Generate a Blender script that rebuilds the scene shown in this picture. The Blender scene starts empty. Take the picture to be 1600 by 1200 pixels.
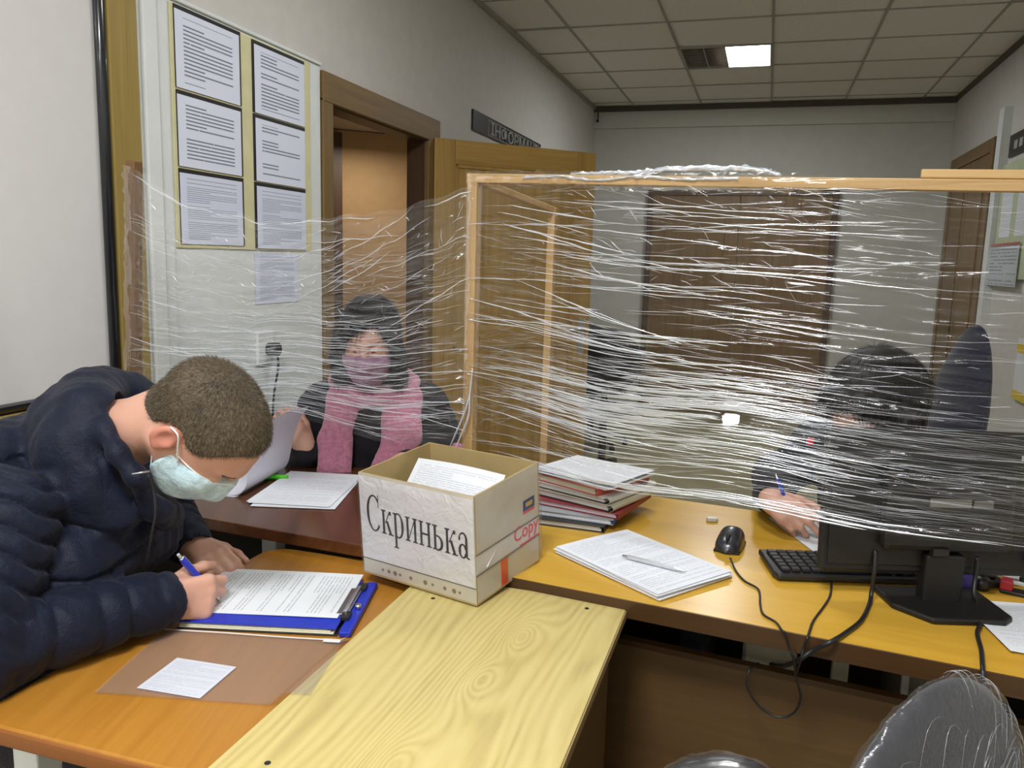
import bpy, bmesh, math, random
import numpy as np
from mathutils import Vector, Matrix, Euler
random.seed(7); rng = np.random.default_rng(11)
scene = bpy.context.scene
COL = scene.collection
PI = math.pi

# ------------------------------------------------------------------ camera
CAM_H = 1.38
F_PX, PITCH, ROLL, YAW = 1267.0, math.radians(8.79), math.radians(1.57), math.radians(17.1)
_fw = Vector((-math.sin(YAW) * math.cos(PITCH), math.cos(YAW) * math.cos(PITCH), -math.sin(PITCH)))
_r = Vector((math.cos(YAW), math.sin(YAW), 0)); _u = _r.cross(_fw)
_R = math.cos(ROLL) * _r + math.sin(ROLL) * _u; _U = -math.sin(ROLL) * _r + math.cos(ROLL) * _u
cam_data = bpy.data.cameras.new('camera'); cam = bpy.data.objects.new('camera', cam_data); COL.objects.link(cam)
cam_data.sensor_width = 36.0; cam_data.lens = F_PX / 1600 * 36.0; cam_data.clip_start = .02
cam.matrix_world = Matrix(((_R.x, _U.x, -_fw.x, 0), (_R.y, _U.y, -_fw.y, 0), (_R.z, _U.z, -_fw.z, CAM_H), (0, 0, 0, 1)))
scene.camera = cam

# ------------------------------------------------------------------ world, exposure, main lamps
world = bpy.data.worlds.new('world'); scene.world = world; world.use_nodes = True
world.node_tree.nodes['Background'].inputs[0].default_value = (.75, .82, 1, 1)
world.node_tree.nodes['Background'].inputs[1].default_value = .12
vs = scene.view_settings
vs.view_transform = 'Standard'; vs.look = 'None'; vs.gamma = 1; vs.use_curve_mapping = False; vs.exposure = 0.0
def area_light(name, loc, size, power, col=(1, 1, 1)):
    d = bpy.data.lights.new(name, 'AREA'); d.shape = 'RECTANGLE'; d.size, d.size_y = size; d.energy = power; d.color = col
    o = bpy.data.objects.new(name, d); COL.objects.link(o); o.location = loc
    return o
CEIL = 2.79
area_light('ceiling_lamp_light', (-.37, -.10, CEIL - .035), (.54, .54), 62, (.975, .985, 1))
area_light('ceiling_lamp_light', (-.37, 2.41, CEIL - .035), (.54, .54), 15, (.975, .985, 1))
area_light('ceiling_lamp_light', (-.37, -1.9, CEIL - .035), (.54, .54), 40, (.975, .985, 1))
area_light('ceiling_lamp_light', (-.22, 6.02, CEIL - .03), (.25, .54), 16, (.96, .98, 1))
area_light('ceiling_lamp_light', (-2.15, 4.25, 2.02), (.3, .3), 5, (1, .9, .75))

# ------------------------------------------------------------------ helpers
def pix(x, y):
    return (_fw * F_PX + _R * (x - 800) - _U * (y - 600)).normalized()
def onz(x, y, z):
    d = pix(x, y); t = (z - CAM_H) / d.z; return Vector((d.x * t, d.y * t, z))
def onY(x, y, Y):
    d = pix(x, y); t = Y / d.y; return Vector((d.x * t, Y, CAM_H + d.z * t))
def onX(x, y, X):
    d = pix(x, y); t = X / d.x; return Vector((X, d.y * t, CAM_H + d.z * t))

def tag(o, label=None, cat=None, group=None, kind=None):
    if label: o['label'] = label
    if cat: o['category'] = cat
    if group: o['group'] = group
    if kind: o['kind'] = kind
    return o
def empty(name, loc=(0, 0, 0), rz=0.0, rot=None):
    o = bpy.data.objects.new(name, None); COL.objects.link(o); o.location = loc
    o.rotation_euler = rot if rot else (0, 0, rz); o.empty_display_size = .05
    return o
def thing(name, label, cat, loc=(0, 0, 0), rz=0.0, group=None, rot=None):
    return tag(empty(name, loc, rz, rot), label, cat, group)
def link_mesh(name, me, mat=None, parent=None, loc=None, rot=None):
    o = bpy.data.objects.new(name, me); COL.objects.link(o)
    if mat and not me.materials: me.materials.append(mat)
    if parent: o.parent = parent
    if loc is not None: o.location = loc
    if rot is not None: o.rotation_euler = rot
    return o
def mesh_np(name, V, F, mat=None, parent=None, smooth=True, uv=None):
    me = bpy.data.meshes.new(name); me.from_pydata([tuple(map(float, v)) for v in V], [], [tuple(int(i) for i in f) for f in F]); me.update()
    if smooth: me.shade_smooth()
    return link_mesh(name, me, mat, parent)
def quad_mesh(name, V, F, mat=None, parent=None, smooth=True):
    """fast path: V (n,3), F (m,4) numpy"""
    me = bpy.data.meshes.new(name); V = np.asarray(V, np.float32); F = np.asarray(F, np.int32)
    me.vertices.add(len(V)); me.vertices.foreach_set('co', V.ravel())
    me.loops.add(F.size); me.loops.foreach_set('vertex_index', F.ravel())
    me.polygons.add(len(F)); me.polygons.foreach_set('loop_start', np.arange(0, F.size, F.shape[1], dtype=np.int32))
    me.polygons.foreach_set('loop_total', np.full(len(F), F.shape[1], np.int32))
    me.update(calc_edges=True); me.validate()
    if smooth: me.shade_smooth()
    return link_mesh(name, me, mat, parent)
def grid_faces(nu, nv, close_u=False):
    i = np.arange(nu if close_u else nu - 1); j = np.arange(nv - 1)
    I, J = np.meshgrid(i, j, indexing='ij'); I2 = (I + 1) % nu
    return np.stack([I * nv + J, I2 * nv + J, I2 * nv + J + 1, I * nv + J + 1], -1).reshape(-1, 4)

class MB:
    def __init__(s): s.v = []; s.f = []; s.sm = []
    def _add(s, V, F, smooth=False, M=None):
        b = len(s.v)
        for p in V:
            p = Vector(p); s.v.append(M @ p if M else p)
        for q in F: s.f.append([b + i for i in q]); s.sm.append(smooth)
        return s
    def box(s, x0, x1, y0, y1, z0, z1, M=None):
        V = [(x, y, z) for x in (x0, x1) for y in (y0, y1) for z in (z0, z1)]
        F = [(0, 1, 3, 2), (4, 6, 7, 5), (0, 4, 5, 1), (2, 3, 7, 6), (0, 2, 6, 4), (1, 5, 7, 3)]
        return s._add(V, F, False, M)
    def prism(s, pts, z0, z1, M=None, smooth=False):
        n = len(pts); V = [(x, y, z0) for x, y in pts] + [(x, y, z1) for x, y in pts]
        F = [[i, (i + 1) % n, n + (i + 1) % n, n + i] for i in range(n)]
        b = s._add(V, F, smooth, M); k = len(s.v) - 2 * n
        s.f.append([k + i for i in reversed(range(n))]); s.sm.append(False); s.f.append([k + n + i for i in range(n)]); s.sm.append(False)
        return s
    def tube(s, path, r, n=8, caps=True, flat=None):
        path = [Vector(p) for p in path]; m = len(path); rr = r if isinstance(r, (list, tuple)) else [r] * m
        k = len(s.v); up = None
        for i, p in enumerate(path):
            t = (path[min(i + 1, m - 1)] - path[max(i - 1, 0)]).normalized()
            if up is None: up = Vector((0, 0, 1)) if abs(t.z) < .9 else Vector((1, 0, 0))
            a = t.cross(up).normalized(); up = a.cross(t).normalized()
            for j in range(n):
                q = 2 * PI * j / n; s.v.append(p + (a * math.cos(q) + up * math.sin(q) * (flat or 1)) * rr[i])
        for i in range(m - 1):
            for j in range(n):
                s.f.append([k + i * n + j, k + i * n + (j + 1) % n, k + (i + 1) * n + (j + 1) % n, k + (i + 1) * n + j]); s.sm.append(True)
        if caps:
            s.f.append([k + j for j in reversed(range(n))]); s.sm.append(False)
            s.f.append([k + (m - 1) * n + j for j in range(n)]); s.sm.append(False)
        return s
    def cyl(s, c, r, h, n=20, axis='z', r2=None):
        a = {'z': Vector((0, 0, 1)), 'x': Vector((1, 0, 0)), 'y': Vector((0, 1, 0))}[axis]; c = Vector(c)
        return s.tube([c, c + a * h], [r, r2 if r2 is not None else r], n)
    def lathe(s, prof, n=24, M=None):
        m = len(prof); V = [(r * math.cos(2 * PI * j / n), r * math.sin(2 * PI * j / n), z) for r, z in prof for j in range(n)]
        F = [[i * n + j, i * n + (j + 1) % n, (i + 1) * n + (j + 1) % n, (i + 1) * n + j] for i in range(m - 1) for j in range(n)]
        return s._add(V, F, True, M)
    def build(s, name, mat, parent=None, bevel=0, seg=2, loc=None, rot=None):
        me = bpy.data.meshes.new(name); me.from_pydata([tuple(v) for v in s.v], [], s.f); me.update()
        me.polygons.foreach_set('use_smooth', s.sm)
        bm = bmesh.new(); bm.from_mesh(me); bmesh.ops.recalc_face_normals(bm, faces=bm.faces); bm.to_mesh(me); bm.free()
        o = link_mesh(name, me, mat, parent, loc, rot)
        if bevel:
            b = o.modifiers.new('bevel', 'BEVEL'); b.width = bevel; b.segments = seg; b.limit_method = 'ANGLE'; b.angle_limit = .6
        return o
def box(name, mat, x0, x1, y0, y1, z0, z1, parent=None, bevel=0, loc=None, rot=None):
    return MB().box(x0, x1, y0, y1, z0, z1).build(name, mat, parent, bevel, 2, loc, rot)
def bez(pts, n=24):
    """Catmull-Rom through points"""
    P = [Vector(p) for p in pts]; P = [2 * P[0] - P[1]] + P + [2 * P[-1] - P[-2]]; out = []
    for i in range(1, len(P) - 2):
        for k in range(n):
            t = k / n; a, b, c, d = P[i - 1], P[i], P[i + 1], P[i + 2]
            out.append(.5 * ((2 * b) + (c - a) * t + (2 * a - 5 * b + 4 * c - d) * t * t + (3 * b - a - 3 * c + d) * t ** 3))
    return out + [P[-2]]
def round_rect(w, d, r, n=5):
    out = []
    for cx, cy, a0 in ((w - r, d - r, 0), (r, d - r, PI / 2), (r, r, PI), (w - r, r, 1.5 * PI)):
        for i in range(n + 1):
            a = a0 + PI / 2 * i / n; out.append((cx + r * math.cos(a), cy + r * math.sin(a)))
    return out

# ------------------------------------------------------------------ materials
class NT:
    def __init__(s, name):
        s.m = bpy.data.materials.new(name); s.m.use_nodes = True; s.t = s.m.node_tree; s.t.nodes.clear()
        s.out = s.t.nodes.new('ShaderNodeOutputMaterial')
    def n(s, typ, ins=None, **kw):
        nd = s.t.nodes.new('ShaderNode' + typ)
        for k, v in kw.items(): setattr(nd, k, v)
        for k, v in (ins or {}).items():
            sock = nd.inputs[k]
            if isinstance(v, bpy.types.NodeSocket): s.t.links.new(v, sock)
            else: sock.default_value = v
        return nd
    def math(s, op, a, b=0.0, c=0.0, clamp=False):
        return s.n('Math', {0: a, 1: b, 2: c}, operation=op, use_clamp=clamp).outputs[0]
    def ramp(s, fac, stops, interp='LINEAR'):
        nd = s.n('ValToRGB', {0: fac}); nd.color_ramp.interpolation = interp; e = nd.color_ramp.elements
        while len(e) < len(stops): e.new(.5)
        for i, (p, c) in enumerate(stops):
            e[i].position = p; e[i].color = (*c, 1) if len(c) == 3 else c
        return nd.outputs[0]
    def mix(s, fac, a, b, typ='MIX'):
        nd = s.n('Mix', data_type='RGBA', blend_type=typ)
        for sock, v in ((nd.inputs[0], fac), (nd.inputs[6], a), (nd.inputs[7], b)):
            if isinstance(v, bpy.types.NodeSocket): s.t.links.new(v, sock)
            else: sock.default_value = (*v, 1) if isinstance(v, tuple) and len(v) == 3 else v
        return nd.outputs[2]
    def coord(s, scale=(1, 1, 1), which='Object', rot=(0, 0, 0), loc=(0, 0, 0)):
        c = s.n('TexCoord'); mp = s.n('Mapping', {'Vector': c.outputs[which], 'Scale': scale, 'Rotation': rot, 'Location': loc}); return mp.outputs[0]
    def noise(s, vec, scale=5, detail=3, rough=.5, dist=0):
        return s.n('TexNoise', {'Vector': vec, 'Scale': scale, 'Detail': detail, 'Roughness': rough, 'Distortion': dist}).outputs['Fac']
    def bump(s, h, strength=.2, dist=.01, normal=None):
        ins = {'Height': h, 'Strength': strength, 'Distance': dist}
        if normal: ins['Normal'] = normal
        return s.n('Bump', ins).outputs[0]
    def bsdf(s, **kw):
        ins = {k.replace('_', ' '): ((*v, 1) if isinstance(v, tuple) and len(v) == 3 and 'Color' in k.replace('_', ' ') else v) for k, v in kw.items()}
        return s.n('BsdfPrincipled', ins)
    def done(s, shader):
        s.t.links.new(shader.outputs[0] if hasattr(shader, 'outputs') else shader, s.out.inputs[0]); return s.m

def plain(name, col, rough=.5, metal=0., var=.06, vscale=14, bump=0., bscale=120, spec=.5, coat=0., bdist=.002):
    t = NT(name); c = t.coord(); n = t.noise(c, vscale, 3)
    lo = tuple(max(0, x * (1 - var)) for x in col); hi = tuple(min(1, x * (1 + var)) for x in col)
    colr = t.ramp(n, [(.3, lo), (.7, hi)])
    kw = dict(Base_Color=colr, Roughness=rough, Metallic=metal)
    kw['Specular_IOR_Level'] = spec
    if coat: kw['Coat_Weight'] = coat; kw['Coat_Roughness'] = .1
    if bump: kw['Normal'] = t.bump(t.noise(c, bscale, 2), bump, bdist)
    return t.done(t.bsdf(**kw))
def wood(name, dark, light, along='y', scale=1.0, rough=.35, stretch=18, fine=1.0, rot=0., bump=.05, coat=0.):
    t = NT(name)
    sc = {'y': (stretch, 1, stretch), 'x': (1, stretch, stretch), 'z': (stretch, stretch, 1)}[along]
    base = t.coord(rot=(0, 0, rot))
    mp = t.n('Mapping', {'Vector': base, 'Scale': tuple(a * scale for a in sc)}).outputs[0]
    n1 = t.noise(mp, 1.3, 4, .55, .6)
    mp2 = t.n('Mapping', {'Vector': base, 'Scale': tuple((a * 5 if a > 1.5 else a * 2) * scale for a in sc)}).outputs[0]
    n2 = t.noise(mp2, 1.6, 3, .6)
    f = t.math('MULTIPLY_ADD', n2, .35 * fine, t.math('MULTIPLY', n1, .65))
    mid = tuple((a + b) / 2 for a, b in zip(dark, light))
    colr = t.ramp(f, [(.3, dark), (.48, mid), (.68, light)])
    kw = dict(Base_Color=colr, Roughness=rough, Normal=t.bump(f, bump, .002))
    if coat: kw['Coat_Weight'] = coat; kw['Coat_Roughness'] = .12
    return t.done(t.bsdf(**kw))
def emit(name, col, strength):
    t = NT(name); return t.done(t.n('Emission', {'Color': (*col, 1), 'Strength': strength}))
def paper_text(name, rows=26, words=34, ink=(.12, .12, .16), base=(.86, .87, .9), density=.62, para=.32, mx=.1, my=.07, rough=.6, seed=0., strong=.85, scrawl=False):
    """printed or handwritten lines in the sheet's own UV"""
    t = NT(name); uv = t.n('TexCoord').outputs['UV']; sp = t.n('SeparateXYZ', {0: uv}); u, v = sp.outputs[0], sp.outputs[1]
    if scrawl:
        w = t.noise(uv, 40, 2); v2 = t.math('MULTIPLY_ADD', w, .012, v)
    else: v2 = v
    lv = t.math('MULTIPLY', v2, rows); li = t.math('FLOOR', lv); lf = t.math('FRACT', lv)
    band = t.math('MULTIPLY', t.math('GREATER_THAN', lf, .34), t.math('LESS_THAN', lf, .72))
    uw = t.math('MULTIPLY', u, words)
    cv = t.n('CombineXYZ', {0: uw, 1: t.math('MULTIPLY', li, 7.31), 2: seed}).outputs[0]
    wn = t.noise(cv, 1.0, 1, .5)
    word = t.math('GREATER_THAN', wn, 1 - density)
    cl = t.n('CombineXYZ', {0: t.math('MULTIPLY', li, .613), 1: 3.1 + seed, 2: 0.}).outputs[0]
    ln = t.n('TexWhiteNoise', {'Vector': cl}, noise_dimensions='3D').outputs['Value']
    length = t.math('MULTIPLY_ADD', t.math('LESS_THAN', ln, .3), -.45, 1 - mx)
    present = t.math('GREATER_THAN', t.n('TexWhiteNoise', {'Vector': t.n('CombineXYZ', {0: t.math('MULTIPLY', li, .37), 1: 9.7 + seed, 2: 1.}).outputs[0]}, noise_dimensions='3D').outputs['Value'], para)
    inside = t.math('MULTIPLY', t.math('MULTIPLY', t.math('GREATER_THAN', u, mx), t.math('LESS_THAN', u, length)),
                    t.math('MULTIPLY', t.math('GREATER_THAN', v, my), t.math('LESS_THAN', v, 1 - my)))
    m = t.math('MULTIPLY', t.math('MULTIPLY', band, word), t.math('MULTIPLY', inside, present))
    m = t.math('MULTIPLY', m, strong)
    colr = t.mix(m, base, ink)
    return t.done(t.bsdf(Base_Color=colr, Roughness=rough))

M = {}
M['wall'] = plain('wall_paint', (.60, .58, .54), .85, var=.03, bump=.25, bscale=90)
M['wall_back'] = plain('back_wall_paint', (.58, .57, .52), .85, var=.03, bump=.25, bscale=90)
M['white_panel'] = plain('white_panel', (.72, .75, .74), .45, var=.03)
M['floor'] = plain('floor_lino', (.34, .31, .19), .4, var=.12, vscale=6)
M['tile'] = plain('ceiling_tile', (.80, .785, .71), .9, var=.05, vscale=60, bump=.5, bscale=220)
M['tbar'] = plain('ceiling_grid_metal', (.36, .35, .31), .6)
M['dark_trim'] = plain('dark_trim', (.07, .055, .04), .5)
M['door_wood'] = wood('door_wood', (.27, .15, .03), (.46, .285, .075), 'z', 1.0, .38)
M['frame_wood'] = wood('door_frame_wood', (.13, .075, .022), (.22, .135, .04), 'z', 1.0, .55)
M['jamb_dark'] = wood('dark_jamb_wood', (.055, .025, .012), (.1, .05, .025), 'z', 1.0, .45)
M['far_door'] = wood('far_door_wood', (.12, .065, .018), (.22, .125, .04), 'z', 1.0, .4)
M['olive_wood'] = wood('window_frame_wood', (.25, .17, .04), (.36, .26, .075), 'z', 1.2, .4)
M['pine'] = wood('pine_lath', (.38, .22, .075), (.53, .345, .14), 'x', 1.4, .5)
M['pine_z'] = wood('pine_post', (.38, .22, .075), (.53, .345, .14), 'z', 1.4, .5)
M['post_brown'] = wood('brown_post', (.13, .065, .02), (.23, .12, .04), 'z', 1.4, .5)
M['orange'] = wood('orange_laminate', (.33, .135, .016), (.46, .21, .030), 'y', 1.0, .32, stretch=14, rot=-.25)
M['orange_edge'] = wood('orange_laminate_edge', (.20, .065, .012), (.28, .10, .02), 'x', 1.0, .35)
M['yellow'] = wood('yellow_desk_laminate', (.52, .28, .026), (.64, .385, .05), 'x', 1.1, .28, stretch=8)
M['edge_brown'] = wood('brown_edge_band', (.042, .018, .006), (.07, .032, .010), 'x', 1.0, .35)
M['brown_desk'] = wood('brown_polished_wood', (.045, .014, .006), (.14, .052, .02), 'y', .8, .25, stretch=9, rot=-.5, coat=.2)
M['modesty'] = wood('modesty_panel_wood', (.075, .038, .012), (.115, .062, .02), 'x', 1.3, .5)
M['black'] = plain('black_plastic', (.012, .012, .013), .38, bump=.1, bscale=600)
M['black_matte'] = plain('black_matte', (.01, .01, .011), .7)
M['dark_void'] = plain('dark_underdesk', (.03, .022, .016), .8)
M['metal'] = plain('brushed_metal', (.6, .6, .62), .3, 1.0)
M['white'] = plain('white_plastic', (.78, .79, .8), .4)
M['cream'] = plain('cream_board', (.66, .62, .36), .6)
M['paper'] = plain('paper_white', (.74, .76, .80), .65, var=.02)
M['pane'] = plain('white_backed_glass', (.70, .69, .68), .35, var=.015, coat=.6)
# ================================================================== SETTING
XL, XR, YB, YF = -1.64, 1.39, 7.75, -2.6
def struct(o): o['kind'] = 'structure'; return o
struct(box('floor', M['floor'], -3.5, XR + .15, YF - .15, YB + .15, -.1, 0))
# left wall with the door opening (Y 2.85..3.78, z < 1.95)
w = MB(); w.box(XL - .09, XL, YF, 2.85, 0, 2.9).box(XL - .09, XL, 3.78, YB, 0, 2.9).box(XL - .09, XL, 2.85, 3.78, 1.955, 2.9)
struct(w.build('wall_left', M['wall']))
struct(box('wall_right', M['wall'], XR, XR + .14, YF, YB, 0, 2.9))
struct(box('wall_back', M['wall_back'], XL - .14, XR + .14, YB, YB + .14, 0, 2.9))
struct(box('wall_front', M['wall'], XL - .14, XR + .14, YF - .14, YF, 0, 2.9))
# lintel band of the back wall, a hand deep, above head height
struct(box('trim_1', M['wall_back'], XL, XR, YB - .035, YB, 2.60, 2.79))
struct(box('trim_2', M['dark_trim'], XL, XR, YB - .075, YB - .035, 2.745, 2.79))
struct(box('trim_3', M['dark_trim'], XR - .02, XR, 1.0, YB - .07, 2.755, 2.79))
struct(box('trim_4', M['tbar'], XL, XL + .02, 1.0, YB - .07, 2.765, 2.79))
ceil = struct(box('ceiling', M['wall'], XL - .14, XR + .14, YF - .14, YB + .14, 2.86, 2.96))
xs = [XL + .0] + [-1.27 + .6 * k for k in range(5)] + [XR]
ys = [YF] + [5.71 + .6 * k for k in range(-13, 4)] + [YB]
gb = MB()
for x in xs[1:-1]: gb.box(x - .007, x + .007, YF, YB, CEIL - .004, CEIL + .02)
for y in ys[1:-1]: gb.box(XL, XR, y - .007, y + .007, CEIL - .0035, CEIL + .02)
gb.build('ceiling_grid', M['tbar'], ceil)
FIX = {(2, 16), (2, 6), (2, 3)}       # cells that hold lamp fittings, filled below
tile_me = {}
for i in range(len(xs) - 1):
    for j in range(len(ys) - 1):
        cx, cy = (xs[i] + xs[i + 1]) / 2, (ys[j] + ys[j + 1]) / 2
        wx, wy = xs[i + 1] - xs[i] - .010, ys[j + 1] - ys[j] - .010
        if -.67 <= cx <= -.07 and min(abs(cy - 6.01), abs(cy + .0 + .10 - .11), abs(cy + 1.79), abs(cy - 2.41)) < .2: continue
        if wx < .03 or wy < .03: continue
        key = (round(wx, 3), round(wy, 3))
        if key not in tile_me:
            b = MB().box(-wx / 2, wx / 2, -wy / 2, wy / 2, 0, .016); o = b.build('ceiling_tile', M['tile'], ceil); tile_me[key] = o.data
        else: o = link_mesh('ceiling_tile', tile_me[key], None, ceil)
        o.location = (cx, cy, CEIL + random.uniform(.001, .005))
        if abs(cy - 5.41) < .1 and -.7 < cx < -.1: o.rotation_euler = (0, math.radians(.9), 0)
        if abs(cy - 4.81) < .1 and cx < -1.2: o.rotation_euler = (math.radians(1.0), 0, 0)

# lamp fittings (60 cm recessed louvre lights)
M['louvre'] = plain('louvre_aluminium', (.45, .42, .36), .3, .9)
M['lamp_on'] = emit('lit_diffuser', (.95, .98, 1), 14)
M['lamp_off'] = plain('unlit_reflector', (.16, .13, .10), .35, .5)
def lamp_fitting(cx, cy, half, label):
    t = thing('ceiling_light', label, 'ceiling light', (cx, cy, CEIL), group='recessed louvre ceiling lights')
    fr = MB()
    for s in (-1, 1):
        fr.box(s * .297 - .012, s * .297 + .012, -.3, .3, -.008, .02).box(-.3, .3, s * .297 - .012, s * .297 + .012, -.008, .02)
    fr.build('frame', M['tbar'], t)
    box('housing', M['lamp_off'], -.29, .29, -.29, .29, .045, .06, t)
    for k in range(4):
        x = -.21 + k * .14
        MB().tube([(x, -.26, .03), (x, .26, .03)], .013, 10).build('tube', M['white'] if (half and k < 2) else M['lamp_on'], t)
    if half:
        box('diffuser', M['lamp_on'], .0, .285, -.285, .285, .0, .004, t)
    for k in range(9):
        y = -.26 + k * .065
        box('louvre_blade', M['louvre'], -.285, 0 if half else .285, y - .002, y + .002, -.004, .025, t)
    for x in ((-.14, 0) if half else (-.14, 0, .14)):
        box('louvre_rail', M['louvre'], x - .003, x + .003, -.285, .285, -.004, .025, t)
lamp_fitting(-.37, 6.01, True, 'square ceiling light near the back wall with one half lit')
lamp_fitting(-.37, -.1 + .11, False, 'square louvre ceiling light above the near tables')
lamp_fitting(-.37, 2.41, False, 'square louvre ceiling light in the middle of the room')
lamp_fitting(-.37, -1.79, False, 'square louvre ceiling light nearest the front wall')

# ---- window with opaque white pane, near left
wn = struct(empty('window_1', (XL, 0, 0)))
box('window_stile', M['olive_wood'], 0, .035, 1.727, 1.826, .90, 2.75, wn, .003)
box('window_rail', M['olive_wood'], 0, .035, -.2, 1.727, .90, 1.0, wn, .003)
box('window_rail', M['olive_wood'], 0, .035, -.2, 1.727, 2.65, 2.75, wn, .003)
gk = MB(); gk.tube([(.018, 1.715, 1.0), (.018, 1.715, 2.65)], .014, 10).tube([(.018, -.2, 1.012), (.018, 1.715, 1.012)], .012, 10)
M['gasket'] = plain('black_gasket', (.012, .014, .02), .25, coat=.5); gk.build('gasket', M['gasket'], wn)
box('pane', M['pane'], .002, .010, -.2, 1.712, 1.0, 2.65, wn)
# corner pipe and white wall lining between window and door
struct(box('trim_5', M['white_panel'], XL, XL + .02, 1.828, 1.955, 0, 2.79))
struct(box('trim_6', M['white_panel'], XL + .02, XL + .032, 1.850, 1.905, 0, 2.79, None, .004))
pn = struct(empty('wall_panel_lining', (XL, 0, 0)))
box('lining_board', M['white_panel'], 0, .012, 1.955, 2.775, 0, 2.062, pn, .002)
box('lining_cap', M['white_panel'], 0, .02, 1.955, 2.775, 2.062, 2.074, pn, .003)

# ---- door on the left wall: frame, open leaf, small room beyond
dr = struct(empty('door_1', (XL, 0, 0)))
f = MB(); f.box(-.005, .022, 2.78, 2.855, 0, 1.955).build('door_casing', M['frame_wood'], dr, .004)
MB().box(-.005, .022, 3.775, 3.915, 0, 1.955).build('door_casing', M['frame_wood'], dr, .004)
MB().box(-.005, .024, 2.78, 3.915, 1.94, 2.05).build('door_casing', wood('door_head_wood', (.13, .075, .022), (.22, .135, .04), 'y', 1., .55), dr, .004)
MB().box(-.09, 0, 2.845, 2.862, 0, 1.955).build('door_jamb', M['jamb_dark'], dr)
MB().box(-.09, 0, 3.765, 3.785, 0, 1.955).build('door_jamb', M['jamb_dark'], dr)
MB().box(-.09, 0, 2.862, 3.765, 1.935, 1.957).build('door_jamb', M['jamb_dark'], dr)
leafdir = math.atan2(4.50 - 3.835, -.96 + 1.638)
lf = struct(empty('door_2', (-1.625, 3.845, 0), leafdir))
LW = .945
st = MB(); st.box(0, .115, -.02, .02, .02, 1.96); st.build('door_stile', M['door_wood'], lf, .003)
MB().box(LW - .115, LW, -.02, .02, .02, 1.96).build('door_stile', M['door_wood'], lf, .003)
M['door_wood_x'] = wood('door_rail_wood', (.28, .155, .03), (.47, .29, .075), 'x', 1.0, .38)
for z0, z1 in ((.02, .2), (.92, 1.03), (1.84, 1.96)):
    MB().box(.115, LW - .115, -.0195, .0195, z0, z1).build('door_rail', M['door_wood_x'], lf, .003)
for z0, z1 in ((.2, .92), (1.03, 1.84)):
    p = MB().box(.115, LW - .115, -.008, .008, z0, z1).build('door_panel', M['door_wood'], lf)
    mo = MB()
    for s in (-1, 1):
        mo.box(.115, LW - .115, s * .014 - .004, s * .014 + .004, z1 - .016, z1).box(.115, LW - .115, s * .014 - .004, s * .014 + .004, z0, z0 + .016)
        mo.box(.115, .131, s * .014 - .004, s * .014 + .004, z0, z1).box(LW - .131, LW - .115, s * .014 - .004, s * .014 + .004, z0, z1)
    mo.build('panel_moulding', M['door_wood'], p, .002)
hd = MB().box(LW - .075, LW - .035, -.026, -.02, .86, 1.06).tube([(LW - .055, -.02, 1.0), (LW - .055, -.055, 1.0), (LW - .16, -.06, 1.0)], .009, 8)
hd.build('door_handle', M['metal'], lf)
for z in (.3, 1.72): MB().cyl((-.012, 0, z), .011, .09, 10).build('hinge', M['metal'], lf)
# vestibule beyond
M['tan_wall'] = plain('tan_wall', (.46, .30, .15), .8, var=.05, bump=.2, bscale=80)
M['beige_ceiling'] = plain('beige_ceiling', (.6, .5, .38), .85)
VA, VB = onz(533, 203, 2.12), onz(647, 213, 2.12); vd = (VB - VA).normalized(); vang = math.atan2(vd.y, vd.x)
vw = struct(MB().box(-.05, (VB - VA).length + .5, 0, .08, 0, 2.12).build('wall_far_left', M['tan_wall'])); vw.location = (VA.x, VA.y, 0); vw.rotation_euler = (0, 0, vang)
struct(box('ceiling_beyond', M['beige_ceiling'], -3.4, XL - .09, 2.1, 6.6, 2.125, 2.2))
tr7 = struct(MB().box(-.22, -.0, -.03, .0, 0, 2.10).build('trim_7', M['jamb_dark'])); tr7.location = (VA.x, VA.y, 0); tr7.rotation_euler = (0, 0, vang)
v = MB(); v.box(-3.4, -3.3, 2.1, 6.6, 0, 2.2).box(-3.4, XL - .09, 6.5, 6.6, 0, 2.2).box(-3.4, XL - .09, 2.0, 2.1, 0, 2.2); struct(v.build('wall_vestibule', M['tan_wall']))

# ---- wide double door on the back wall
db = struct(empty('door_3', (0, YB, 0)))
for s, (x0, x1) in enumerate(((-1.05, -.275), (-.27, .5))):
    MB().box(x0, x1, -.06, -.02, 0, 1.99).build('door_leaf', M['far_door'], db, .004)
    for z0, z1 in ((.15, .9), (1.05, 1.85)):
        MB().box(x0 + .12, x1 - .12, -.068, -.06, z0, z1).build('door_panel', M['far_door'], db, .006)
    MB().tube([(x1 - .05 if s == 0 else x0 + .05, -.06, 1.0), (x1 - .05 if s == 0 else x0 + .05, -.11, 1.0), (x1 - .14 if s == 0 else x0 + .14, -.115, 1.0)], .009, 8).build('door_handle', M['metal'], db)
MB().box(-1.1, -1.05, -.07, 0, 0, 2.04).build('door_casing', M['jamb_dark'], db, .004)
MB().box(.5, .55, -.07, 0, 0, 2.04).build('door_casing', M['jamb_dark'], db, .004)
MB().box(-1.05, .5, -.07, 0, 1.99, 2.04).build('door_casing', M['jamb_dark'], db, .004)
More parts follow.
